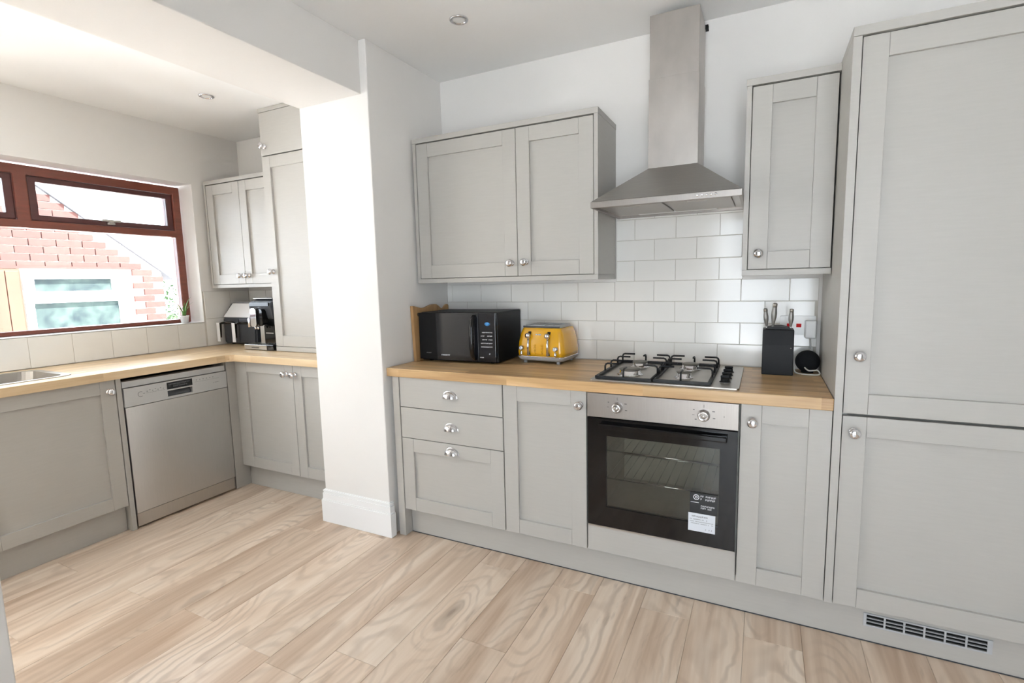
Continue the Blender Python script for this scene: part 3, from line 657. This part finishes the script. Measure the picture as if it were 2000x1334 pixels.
for gx0, gx1 in ((.022, .255), (.262, .478)):
    b = NB(); z = .0125; gy0, gy1 = .030, D-.028; s = .0065
    for q in ((gx0, gx1, gy0-s, gy0+s), (gx0, gx1, gy1-s, gy1+s), (gx0-s, gx0+s, gy0, gy1), (gx1-s, gx1+s, gy0, gy1)): bx(b, q[0], q[1], q[2], q[3], .0072, .0072+.011)
    for yy in (gy0+.135, D/2+.005, gy1-.1, gy1):
        arm(b, (gx0, yy, .015), (1,0,0)); arm(b, (gx1, yy, .015), (-1,0,0))
    xm = (gx0+gx1)/2
    arm(b, (xm, gy0, .015), (0,1,0), run=.05); arm(b, (xm, gy1, .015), (0,-1,0), run=.05)
    obj('pan_support', b, 'iron', r)
for i in range(4):
    y = .115+i*.079; x = .530
    b = NB(); lathe(b, [(.0215, .0072), (.0215, .010), (.017, .012), (.0165, .022), (.014, .0245), (0, .0245)], c=(x, y, 0), n=20); k = obj('control_knob', b, 'black', r)
    b = NB(); bx(b, x-.017, x+.017, y-.005, y+.005, .0247, .034); obj('knob_grip', b, 'black', k, bev=.002)
    b = NB(); lathe(b, [(.0225, .0071), (.0225, .0085), (.0217, .0088)], c=(x, y, 0), n=20); obj('knob_ring', b, 'chrome', k)
b = NB(); lathe(b, [(.006, .0072), (.006, .012), (0, .013)], c=(.47, D-.012, 0), n=10); obj('igniter', b, 'steel', r)

# ------------------------------------------------------------------ cooker hood
r = thing('cooker_hood', 'stainless steel chimney cooker hood over the hob', 'cooker hood', (1.285, 0, 1.645))
def ro(b): bmesh.ops.translate(b, verts=b.verts, vec=-Vector(r.location)); return b
hx0, hx1, hy0, hz0, hz1, hz2 = .985, 1.581, -.482, 1.645, 1.671, 1.832
cx0, cx1, cy0 = 1.180, 1.392, -.240
b = NB(); hexa(b, [(hx0, hy0, hz1), (hx1, hy0, hz1), (hx1, -.010, hz1), (hx0, -.010, hz1), (cx0, cy0, hz2), (cx1, cy0, hz2), (cx1, -.010, hz2), (cx0, -.010, hz2)])
obj('canopy', ro(b), 'brushed', r, bev=.002)
b = NB(); bx(b, hx0, hx1, hy0, hy0+.012, hz0, hz1-.0005); bx(b, hx0, hx0+.012, hy0+.012, -.010, hz0, hz1-.0005); bx(b, hx1-.012, hx1, hy0+.012, -.010, hz0, hz1-.0005); bx(b, hx0+.012, hx1-.012, -.022, -.010, hz0, hz1-.0005)
lip = obj('lip', ro(b), 'steel_oven', r, bev=.0012)
b = NB(); bx(b, hx0+.012, hx1-.012, hy0+.012, -.022, hz0+.012, hz1-.001); obj('underside', ro(b), 'steel', r)
for i in range(2):
    a = hx0+.035+i*.265; b = NB(); bx(b, a, a+.255, hy0+.05, -.11, hz0+.004, hz0+.0118); fo = obj('filter', ro(b), 'steel_oven', r, bev=.002)
    b = NB(); bx(b, a+.09, a+.165, hy0+.062, hy0+.070, hz0+.001, hz0+.0038); obj('filter_catch', ro(b), 'steel', fo)
b = NB(); bx(b, hx0+.12, hx1-.12, -.098, -.06, hz0+.006, hz0+.0118); obj('lamp_cover', ro(b), 'white_plastic', r)
for i in range(5):
    b = NB(); lathe(b, [(.0052, 0), (.0052, .004), (.004, .0055), (0, .0058)], c=(1.421+i*.0168, hy0-.0002, 1.6585), axis='y', n=12); obj('button', ro(b), 'chrome', r)
b = NB(); bx(b, cx0, cx1, cy0, -.010, hz2, 2.213); obj('lower_chimney', ro(b), 'steel_worn', r, bev=.0015)
b = NB(); bx(b, cx0+.0025, cx1-.0025, cy0+.0025, -.012, 2.2135, 2.478); obj('upper_chimney', ro(b), 'steel_worn', r, bev=.0015)
b = NB(); bx(b, cx1-.004, cx1+.010, -.030, -.0005, 2.462, 2.480); obj('bracket', ro(b), 'black', r)

# ------------------------------------------------------------------ microwave
r = thing('microwave', 'black microwave oven on the worktop beside the cutting boards', 'microwave', (-.040, -.358, .9105), math.radians(2.0))
mw, md, mh = .475, .320, .272
b = NB(); bx(b, 0, mw, .018, md, .006, mh); body = obj('body', b, 'black', r, bev=.006)
b = NB(); bx(b, 0, mw*.245, -.004, .0175, .014, mh-.002); obj('door_edge', b, 'black', r, bev=.004)
b = NB(); prism(b, [(mw*.24+.001, -.004), (mw*.45, -.007), (mw*.72, -.0075), (mw*.78, -.0065), (mw*.78, .0175), (mw*.24+.001, .0175)], .014, mh-.002, 2); dr = obj('door', b, 'black_satin', r, bev=.002)
b = NB(); prism(b, [(mw*.782, -.006), (mw-.004, -.004), (mw-.004, .0175), (mw*.782, .0175)], .014, mh-.002, 2); cp = obj('control_panel', b, 'black_satin', r, bev=.002)
b = NB()
pts = [(mw*.735, -.008, .030), (mw*.735, -.030, .048), (mw*.735, -.038, .085), (mw*.735, -.040, .140), (mw*.735, -.038, .195), (mw*.735, -.030, .232), (mw*.735, -.008, .250)]
tube(b, pts, .013, 10); obj('handle', b, 'black_gloss', dr)
b = NB(); lathe(b, [(.0155, 0), (.0155, .0006), (0, .0006)], c=(mw*.895, -.0052, .213), axis='y', n=20, sy=.62); obj('sticker', b, 'print_blue', cp)
rects = []
for z in (.166, .147, .128, .109, .090): rects += word(mw*.815, z, .068, .0055, 9)
rects += word(mw*.87, .052, .030, .007, 3) + word(mw*.80, .034, .022, .005, 3)
strokes('lettering', rects, 'print_white', cp, y=-.0062, th=.0008)
strokes('badge', word(mw*.30, .0385, .055, .0075, 7) , 'print_white', dr, y=-.0072, th=.0008)
strokes('badge', word(.045, .047, .032, .006, 6), 'print_grey', r, y=-.0044)
for x in (.04, mw-.05):
    for y in (.05, md-.05): b = NB(); lathe(b, [(.012, 0), (.014, .0062)], c=(x, y, 0), n=12); obj('foot', b, 'black', r)

# cutting boards leaning on the pillar behind the microwave
def board(label, x0, y0, wd, h, th, tilt, wave):
    r = thing('cutting_board', label, 'cutting board', (x0, y0, .9105), 0, 'cutting boards beside the microwave')
    n = 14; top = []
    for i in range(n+1):
        u = i/n; top.append((wd*(1-u), h + wave*math.sin(u*PI*2.2+.6)))
    poly = [(0, 0), (wd, 0)] + [(wd, h*.4)] + top
    b = NB(); prism(b, poly, 0, th, 0); o = obj('board', b, 'board_wood', r, bev=.003); o.rotation_euler = (0, tilt, 0)
    b = NB(); lathe(b, [(.008, -.0008), (.011, -.0008), (.011, th+.0008), (.008, th+.0008)], c=(0, wd*.2, h*.86), axis='x', n=14); o2 = obj('hanging_hole', b, 'bark', o)
board('wavy-edged wooden cutting board at the front left of the microwave', -.066, -.385, .235, .300, .018, -.035, .008)
board('wooden cutting board with curved dark edge behind the other board', -.071, -.140, .115, .290, .012, -.012, .012)

# ------------------------------------------------------------------ toaster
r = thing('toaster', 'yellow four-slice toaster with chrome levers', 'toaster', (.640, -.138, .9105), math.radians(-4))
tw, td, z0, z1 = .272, .222, .040, .190
def ringpts(wd, dp, rr, z): return [(x, y, z) for x, y in rrect(-wd/2, wd/2, -dp/2, dp/2, rr, 5)]
def loft(b, rings, cap=True):
    V = [[b.verts.new(p) for p in ring] for ring in rings]; n = len(V[0])
    for A, B2 in zip(V, V[1:]):
        for i in range(n): j = (i+1) % n; f = b.faces.new([A[i], A[j], B2[j], B2[i]]); f.smooth = True
    if cap: b.faces.new(V[0][::-1]); b.faces.new(V[-1])
    bmesh.ops.recalc_face_normals(b, faces=b.faces)
b = NB(); loft(b, [ringpts(tw-.002, td-.002, .03, .0405), ringpts(tw, td, .03, .060), ringpts(tw-.008, td-.008, .03, .110), ringpts(tw-.026, td-.024, .028, .155), ringpts(tw-.046, td-.044, .026, .1835), ringpts(tw-.054, td-.05, .026, .1865)])
shell = obj('shell', b, 'yellow', r)
b = NB(); loft(b, [ringpts(tw-.03, td-.03, .03, .014), ringpts(tw-.006, td-.006, .034, .022), ringpts(tw+.002, td+.002, .032, .032), ringpts(tw+.004, td+.004, .032, .0385), ringpts(tw-.002, td-.002, .03, .0402)]); obj('base', b, 'grey_plastic', r)
b = NB(); loft(b, [ringpts(tw+.0045, td+.0045, .032, .0355), ringpts(tw+.006, td+.006, .032, .038), ringpts(tw+.0045, td+.0045, .032, .0405)]); obj('chrome_band', b, 'chrome', r)
b = NB(); prism(b, rrect(-tw/2+.034, tw/2-.034, -td/2+.032, td/2-.032, .02), .187, .199, 2, holes=[[(-.074+i*.043-.008, -.068), (-.074+i*.043+.010, -.068), (-.074+i*.043+.010, .066), (-.074+i*.043-.008, .066)] for i in range(4)]); obj('top_plate', b, 'grey_plastic', r, bev=.002)
box_obj('slot_well', (-tw/2+.04, tw/2-.04, -td/2+.036, td/2-.036, .1868, .1878), 'dark_gap', r)
b = NB(); prism(b, rrect(-tw/2+.030, tw/2-.030, -td/2+.027, -td/2+.0315, .002), .1866, .196, 2); obj('front_trim', b, 'charcoal', r)
def fy(z): return -td/2 - .001 + (.004 if z > .11 else 0) + max(0, z-.115)*.22
for x in (-.060, .052):
    b = NB(); hexa(b, [(x-.009, fy(.045)-.001, .045), (x+.009, fy(.045)-.001, .045), (x+.009, fy(.045)+.006, .045), (x-.009, fy(.045)+.006, .045), (x-.009, fy(.165)-.002, .168), (x+.009, fy(.165)-.002, .168), (x+.009, fy(.165)+.008, .168), (x-.009, fy(.165)+.008, .168)]); lv = obj('lever_slot', b, 'black', r, bev=.003)
    b = NB(); tube(b, [(x, fy(.045)-.006, .0455), (x, fy(.11)-.007, .10), (x, fy(.14)-.008, .135)], .0068, 10); obj('lever_bar', b, 'chrome', r)
    b = NB(); lathe(b, [(.010, 0), (.014, .004), (.0155, .010), (.014, .018), (.009, .0225), (0, .024)], c=(x-.001, fy(.145)-.005, .147), axis='y', n=18); obj('lever', b, 'chrome', r)
for x in (-.100, .096):
    b = NB(); lathe(b, [(.0135, 0), (.0135, .004), (.0115, .006), (.0115, .014), (.010, .0155), (0, .0157)], c=(x, fy(.08)-.001, .082), axis='y', n=18); k = obj('dial', b, 'chrome', r)
    b = NB(); lathe(b, [(.0085, 0), (.0085, .0006), (0, .0006)], c=(x, fy(.08)-.0168, .082), axis='y', n=16); obj('dial_face', b, 'print_white', k)
    b = NB(); lathe(b, [(.0065, .0445), (.0075, .052), (.005, .066), (.0, .067)], c=(x, fy(.05)-.006, 0), n=12); obj('dial_stem', b, 'chrome', r)
for i in range(4):
    for x in (-.024, .016):
        b = NB(); lathe(b, [(.0055, 0), (.0052, .002), (0, .0028)], c=(x, fy(.06)-.0005, .056+i*.0135), axis='y', n=10); obj('button', b, 'yellow', r)
strokes('badge', word(-.022, .150, .030, .006, 6), 'print_white', r, y=fy(.150)-.0035, th=.006)
for x in (-tw/2+.04, tw/2-.04):
    for y in (-td/2+.03, td/2-.03): b = NB(); lathe(b, [(.009, 0), (.010, .016)], c=(x, y, 0), n=12); obj('foot', b, 'grey_plastic', r)

# ------------------------------------------------------------------ knife block and knives
KX0, KX1 = 1.668, 1.789
r = thing('knife_block', 'black knife block on the worktop beside the socket', 'knife block', (KX0, -.192, .9105))
b = NB(); prism(b, [(0, 0), (.10, 0), (.118, .196), (.020, .196), (.010, .130), (.004, .060)], 0, KX1-KX0, 0); obj('block', b, 'black', r, bev=.003)
b = NB(); n = 12; prism(b, [(0.012, .1965)] + [(.109, .1965)] + [(.109-.097*i/n, .1965+.0035+.010*math.sin(PI*i/n)) for i in range(n+1)], .030, .112, 1); obj('top_insert', b, 'black_soft', r)
b = NB(); lathe(b, [(.0022, 0), (.0015, .001), (0, .001)], c=(.110, .0085, .118), axis='y', n=10); obj('rivet', b, 'steel', r)
def knife(label, x, y, top, lean, fat):
    k = thing('knife', label, 'knife', (x, y, 1.1090), 0, 'knives in the black block'); k.rotation_euler = (.05, lean, 0); h = top-1.109; fat *= 1.25
    b = NB(); lathe(b, [(.0055, .012), (.0065, .020), (.0095*fat, h*.45), (.0098*fat, h*.6), (.0075*fat, h*.82), (.0078*fat, h*.86)], n=14, sx=.85, sy=1.25); obj('handle', b, 'brushed', k)
    b = NB(); lathe(b, [(.0080*fat, h*.861), (.0082*fat, h*.97), (.006*fat, h), (0, h)], n=14, sx=.85, sy=1.25); obj('pommel', b, 'steel', k)
    b = NB(); lathe(b, [(.0045, .0), (.0050, .004), (.0058, .0119)], n=12, sx=.7, sy=1.5); obj('bolster', b, 'chrome', k)
knife('steel-handled knife at the left edge of the black block', 1.683, -.158, 1.198, -.09, .95)
knife('tallest steel-handled knife in the black block', 1.706, -.150, 1.221, .06, 1.08)
knife('steel-handled knife at the right side of the black block, in front of the socket', 1.774, -.155, 1.196, .03, .98)

# ------------------------------------------------------------------ socket, plug, speaker, cable
r = thing('double_socket', 'white double wall socket with red rocker switches', 'socket', (1.737, -.0082, 1.070))
b = NB(); prism(b, rrect(0, .142, 0, .086, .005), -.009, 0, 1); obj('face_plate', b, 'white_plastic', r, bev=.002)
for x in (.034, .072): b = NB(); hexa(b, [(x-.006, -.0095, .034), (x+.014, -.0095, .034), (x+.014, -.0088, .034), (x-.006, -.0088, .034), (x-.006, -.0135, .051), (x+.014, -.0135, .051), (x+.014, -.0088, .051), (x-.006, -.0088, .051)]); obj('rocker_switch', b, 'red_plastic', r, bev=.001)
r = thing('plug_adapter', 'white plug-in power adapter in the right half of the socket', 'plug', (1.836, -.0175, 1.058))
b = NB(); bx(b, 0, .044, -.040, 0, 0, .080); obj('adapter_body', b, 'white_plastic', r, bev=.006, segs=3)
r = thing('smart_speaker', 'small black fabric ball speaker in the worktop corner', 'speaker', (1.849, -.080, .9105))
b = NB(); lathe(b, [(0, .0022)] + [(.0485*math.cos(a), .050+.0485*math.sin(a)) for a in [(-70+i*10)*PI/180 for i in range(16)]] + [(0, .0985)], n=32); obj('fabric_ball', b, 'fabric', r)
b = NB(); lathe(b, [(.024, 0), (.026, .0045), (.018, .006)], n=24); obj('base_ring', b, 'black_soft', r)
b = NB(); pts = [(1.858, -.0405, 1.062), (1.860, -.030, 1.045), (1.862, -.022, 1.02), (1.856, -.024, 1.006), (1.836, -.028, 1.002), (1.812, -.045, .985), (1.7985, -.080, .955), (1.797, -.100, .928), (1.802, -.125, .915), (1.825, -.148, .9135), (1.858, -.158, .9135), (1.886, -.150, .9135), (1.892, -.138, .920), (1.884, -.136, .930), (1.868, -.142, .930), (1.852, -.146, .929), (1.842, -.141, .934), (1.836, -.132, .940)]
def smooth_path(pts, k=4):
    out = []; P = [Vector(p) for p in pts]
    for i in range(len(P)-1):
        p0, p1, p2, p3 = P[max(i-1,0)], P[i], P[i+1], P[min(i+2,len(P)-1)]
        for j in range(k):
            t = j/k; out.append(.5*((2*p1)+(-p0+p2)*t+(2*p0-5*p1+4*p2-p3)*t*t+(-p0+3*p1-3*p2+p3)*t**3))
    out.append(P[-1]); return out
tube(b, smooth_path(pts), .0032, 7); tag(obj('power_cable', b, 'cable'), 'white power cable looped round the black ball speaker', 'cable')

# ------------------------------------------------------------------ dishwasher (faces +x)
r = thing('dishwasher', 'stainless steel dishwasher under the window worktop', 'dishwasher', (XF, -1.150, 0), PI/2)
dw = .598
b = NB(); bx(b, .002, dw-.002, .024, .56, .012, .805); bx(b, .002, dw-.002, .06, .56, .805, .835); obj('body', b, 'dark_gap', r)
b = NB(); bx(b, .002, dw-.002, .004, .0595, .808, .842); obj('top_strip', b, 'silver_paint', r, bev=.001)
b = NB(); prism(b, [(.002, .700), (dw-.002, .700), (dw-.002, .8045), (.002, .8045)], -.008, .018, 1, holes=[[(.228, .714), (.372, .714), (.372, .748), (.228, .748)]]); cp = obj('control_panel', b, 'silver_paint', r, bev=.0015)
box_obj('display', (.226, .374, -.0092, -.0083, .757, .797), 'black_gloss', cp)
strokes('display_icons', word(.236, .782, .125, .006, 14) + word(.262, .768, .085, .006, 8), 'print_grey', cp, y=-.0097)
b = NB(); hexa(b, [(.230, .004, .716), (.370, .004, .716), (.370, .017, .716), (.230, .017, .716), (.230, .016, .746), (.370, .016, .746), (.370, .0175, .746), (.230, .0175, .746)]); obj('handle_recess', b, 'charcoal', cp)
b = NB(); ring_b(b, .085, .760, .013, .0155, -.0085, a0=.9, a1=5.4); obj('print_mark', b, 'print_grey', cp)
strokes('print_icons', [(.098, .106, .760, .7625)] + [q for i in range(7) for q in ((.116+i*.0145, .122+i*.0145, .768+(i % 2)*.006, .7715+(i % 2)*.006), (.115+i*.0145, .127+i*.0145, .760, .7615))] + [(.388, .545, .7705, .7715)] + [(.398+i*.021, .403+i*.021, .780, .785) for i in range(6)] + word(.505, .745, .040, .004, 8), 'print_grey', cp, y=-.0085)
b = NB(); bx(b, .002, dw-.002, -.008, .018, .0905, .6975); obj('door', b, 'steel_door', r, bev=.002)
b = NB(); bx(b, .004, dw-.004, -.001, .0235, .012, .0865); obj('kick_panel', b, 'steel_h', r, bev=.001)
for x in (.05, dw-.05):
    for y in (.06, .5): b = NB(); lathe(b, [(.018, .0005), (.018, .0118)], c=(x, y, 0), n=12); obj('foot', b, 'black', r)

# ------------------------------------------------------------------ air fryer
r = thing('air_fryer', 'dual-drawer air fryer with silver front in the worktop corner', 'air fryer', (-2.035, -.145, .9105))
aw = .365
b = NB(); prism(b, [(0, .018), (.008, .008), (.215, .008), (.222, .02), (.222, .295), (.205, .314), (.090, .316), (.070, .308), (.004, .212)], 0, aw, 0); obj('body', b, 'charcoal', r, bev=.010, segs=3)
b = NB(); hexa(b, [(.004, -.003, .2125), (aw-.004, -.003, .2125), (aw-.004, .004, .206), (.004, .004, .206), (.034, .062, .313), (aw-.014, .062, .313), (aw-.014, .070, .307), (.034, .070, .307)]); obj('control_panel', b, 'silver_bright', r, bev=.002)
b = NB(); bx(b, .035, aw-.035, .075, .20, .3165, .3185); obj('top_panel', b, 'silver_bright', r)
for i in range(2):
    a = .010+i*.175
    b = NB(); bx(b, a, a+.168, -.008, -.0005, .022, .196); d = obj('drawer', b, 'charcoal', r, bev=.004)
    b = NB(); tube(b, [(a+.125, -.008, .165), (a+.118, -.030, .172), (a+.06, -.052, .172), (a+.022, -.052, .165), (a+.012, -.052, .06)], .010, 8); obj('drawer_handle', b, 'black_gloss', d)
    b = NB(); bx(b, a-.005, a+.029, -.066, -.0625, .030, .172); obj('handle_trim', b, 'silver_bright', d, bev=.001)
for x in (.04, aw-.04):
    for y in (.04, .19): b = NB(); lathe(b, [(.012, 0), (.012, .0085)], c=(x, y, 0), n=10); obj('foot', b, 'black', r)

# ------------------------------------------------------------------ coffee machine
r = thing('coffee_machine', 'black and silver coffee machine beside the dresser cupboard', 'coffee machine', (-1.568, -.322, .9105))
cw = .292
b = NB(); bx(b, .045, cw-.004, .145, .40, .0, .340); obj('body', b, 'black', r, bev=.008)
b = NB(); bx(b, .0, cw-.004, .0, .144, .002, .040); tr = obj('drip_tray', b, 'black_gloss', r, bev=.004)
b = NB(); bx(b, .001, .225, -.004, -.0004, .006, .038); obj('tray_front', b, 'steel_h', tr, bev=.002)
b = NB(); bx(b, .075, .150, -.0046, -.0042, .016, .021); obj('tray_slot', b, 'black', tr)
for i in range(9): b = NB(); bx(b, .02+i*.028, .032+i*.028, .012, .135, .0402, .0415); obj('tray_bar', b, 'steel', tr)
b = NB(); prism(b, [(.02, .215), (.145, .200), (.145, .340), (.060, .352), (.015, .335), (.0, .300)], .072, cw-.004, 0); hd = obj('head', b, 'charcoal', r, bev=.008)
b = NB(); bx(b, .085, cw-.02, .03, .30, .3525, .356); tp = obj('cup_tray', b, 'steel', r)
for i in range(3): box_obj('tray_inlay', (.097+i*.058, .143+i*.058, .05, .28, .3562, .3575), 'charcoal', tp)
b = NB(); bx(b, .085, cw-.02, -.004, .006, .303, .326); obj('control_panel', b, 'black_gloss', hd)
b = NB(); prism(b, rrect(.135, .190, .165, .290, .020), -.040, .02, 1); sp = obj('coffee_spout', b, 'chrome', r, bev=.008)
for x in (.150, .176): b = NB(); lathe(b, [(.006, .148), (.009, .164)], c=(x, -.015, 0), n=10); obj('nozzle', b, 'chrome', sp)
b = NB(); prism(b, rrect(.192, .232, .175, .285, .018), -.025, .025, 1); obj('spout_side', b, 'black_gloss', r, bev=.006)
b = NB(); tube(b, [(.085, .012, .235), (.085, -.015, .215), (.092, -.018, .16)], .009, 10); obj('hot_water_pipe', b, 'chrome', r)
b = NB(); bx(b, .105, .155, .05, .1445, .0425, .200); obj('column', b, 'steel_h', r, bev=.004)
b = NB(); bx(b, .170, cw-.006, .03, .1445, .043, .172); wt = obj('brew_housing', b, 'black_gloss', r, bev=.006)
b = NB(); bx(b, .190, .265, .0285, .0297, .115, .121); obj('housing_trim', b, 'steel', wt)

# ------------------------------------------------------------------ small plant on the sill
r = thing('potted_plant', 'small plant with slim striped leaves in a white pot on the window sill', 'plant', (-2.105, -.395, WZ0+.002))
b = NB(); lathe(b, [(.0, 0), (.022, 0), (.028, .045), (.0305, .048), (.0305, .054), (.026, .054), (.024, .046), (0, .046)], n=20); obj('pot', b, 'pale_pot', r)
for i in range(8):
    a = i*.8+.3; b = NB(); L0 = .09+.035*(i % 3); V = []
    for j in range(6):
        t = j/5; rr = .010+L0*.42*t*t; z = .046+L0*t-.02*t**3; wv = .006*(1-t)**.6+.0004
        c = Vector((rr*math.cos(a), rr*math.sin(a), z)); s = Vector((-math.sin(a), math.cos(a), 0))
        V.append((b.verts.new(c-s*wv), b.verts.new(c+s*wv)))
    for p, q in zip(V, V[1:]): b.faces.new([p[0], p[1], q[1], q[0]])
    o = obj('leaf', b, 'leaf', r, smooth=True); so = o.modifiers.new('s', 'SOLIDIFY'); so.thickness = .0008

# ------------------------------------------------------------------ downlights
def downlight(label, x, y, z):
    r = thing('downlight', label, 'downlight', (x, y, z), 0, 'recessed ceiling downlights')
    b = NB(); lathe(b, [(.030, -.0008), (.030, -.006), (.034, -.0075), (.041, -.006), (.043, -.0008)], n=32); obj('bezel', b, 'chrome', r)
    b = NB(); lathe(b, [(.0295, -.0008), (.0295, -.003), (.024, -.0045), (.010, -.006), (0, -.0062)], n=28); obj('lamp', b, 'white_plastic', r)
downlight('round recessed downlight in the ceiling in front of the cooker wall', .404, -.561, ZC)
downlight('round recessed downlight in the ceiling near the window', -1.317, -.612, ZCL)

# ------------------------------------------------------------------ outside: yard, brick garage, shrub
b = NB(); bx(b, -14, XW-.29, -9, 9, -.25, -.15); o = obj('ground', b, 'concrete'); o['kind'] = 'structure'
b = NB(); bx(b, XW-.28, 8, -12, YF-.11, -.25, -.15); bx(b, XW-.28, XNL, YF-.11, -3.06, -.25, -.15); o = obj('ground', b, 'concrete'); o['kind'] = 'structure'
GX = -4.9; gar = thing('garage', 'red brick outbuilding with a white window seen through the kitchen window', 'building', (GX, 0, -.15))
def gt(b): bmesh.ops.translate(b, verts=b.verts, vec=-Vector(gar.location)); return b
RY = -.13
def verge(y): return 2.373 - .767*y if y > RY else 2.373 - .767*RY + .767*(y-RY)
YG0, YG1 = -1.31, 1.05
b = NB(); prism(b, [(YG0, -.15), (YG1, -.15), (YG1, verge(YG1)-.02), (RY, verge(RY)-.02), (YG0, verge(YG0)-.02)], GX-.5, GX-.012, 0); obj('wall', gt(b), 'mortar', gar)
b = NB()
for ya, yb in ((YG0-.12, RY), (RY, YG1+.12)):
    za, zb = verge(ya), verge(yb)
    hexa(b, [(GX-.5, ya, za-.018), (GX+.03, ya, za-.018), (GX+.03, yb, zb-.018), (GX-.5, yb, zb-.018), (GX-.5, ya, za+.012), (GX+.03, ya, za+.012), (GX+.03, yb, zb+.012), (GX-.5, yb, zb+.012)])
obj('roof', gt(b), 'slate', gar)
b = NB(); bx(b, -.0, .022, -.1075, .1075, -.0325, .0325); bm_ = bpy.data.meshes.new('brick'); b.to_mesh(bm_); b.free(); bm_.materials.append(MATS['brick'])
z = .79; row = 0; nb = 0
while z < 3.0:
    y = -1.30 + (.1125 if row % 2 else 0)
    while y+.1 < YG1-.02:
        yc = y+.1075
        inwin = (-.29 < yc+.06 and yc-.06 < .66 and z < 1.60-.03)
        indoor = (yc-.09 < -.31 and yc+.09 > -1.25 and z < 1.585)
        if not inwin and not indoor and z+.033 < verge(yc+.1) and z+.033 < verge(yc-.1) and nb < 300:
            share('brick', bm_, gar, (-.012+random.uniform(-.002, .002), yc, z+.15), (0, 0, random.uniform(-.006, .006))); nb += 1
        y += .225
    z += .075; row += 1
# garage window: frame with two lights
b = NB(); prism(b, [(-.262, .925), (.634, .925), (.634, 1.556), (-.262, 1.556)], GX-.01, GX+.05, 0, holes=[[(-.185, 1.345), (.494, 1.345), (.494, 1.473), (-.185, 1.473)], [(-.205, .955), (.545, .955), (.545, 1.228), (-.205, 1.228)]])
gw = obj('garage_window', gt(b), 'upvc', gar, bev=.006)
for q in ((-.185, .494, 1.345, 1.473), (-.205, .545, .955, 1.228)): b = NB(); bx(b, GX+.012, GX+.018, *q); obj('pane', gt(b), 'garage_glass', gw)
b = NB(); bx(b, GX-.01, GX+.012, -1.25, -.275, -.14, 1.575); gd = obj('garage_door', gt(b), 'garage_wood', gar)
for i in range(9): b = NB(); bx(b, GX+.0125, GX+.030, -1.245+i*.107, -1.245+i*.107+.101, -.12, 1.555); obj('board', gt(b), 'garage_wood', gd, bev=.004)
b = NB(); bx(b, GX-.01, GX+.014, -1.3, .75, 1.578, 1.604); obj('lintel', gt(b), 'brick', gar)
# shrub at the far corner of the garage
def shrub(label, x, y, z, rx, rz, n):
    r = thing('shrub', label, 'shrub', (x, y, -.15), 0, 'garden shrubs')
    b = NB()
    for i in range(n):
        th, ph, q = random.uniform(0, 2*PI), math.acos(random.uniform(-1, 1)), random.random()**.4
        c = Vector((rx*q*math.sin(ph)*math.cos(th), rx*q*math.sin(ph)*math.sin(th), z+rz*q*math.cos(ph)))
        d = Vector((random.uniform(-1,1), random.uniform(-1,1), random.uniform(-.3,1))).normalized(); s = d.cross(Vector((random.uniform(-1,1), random.uniform(-1,1), 1))).normalized(); l = random.uniform(.05, .09)
        b.faces.new([b.verts.new(c), b.verts.new(c+d*l*.5+s*l*.25), b.verts.new(c+d*l), b.verts.new(c+d*l*.5-s*l*.25)])
    o = obj('foliage', b, 'leaf_shrub', r); o['kind'] = 'stuff'
    for i in range(5): b = NB(); tube(b, [(0, 0, 0), (random.uniform(-.1,.1), random.uniform(-.1,.1), z*.5), (random.uniform(-.25,.25)*rx*2, random.uniform(-.25,.25)*rx*2, z)], .018, 6); obj('stem', b, 'bark', r)
shrub('leafy green shrub beyond the corner of the brick garage', -5.55, 1.62, 1.05, .42, .62, 900)
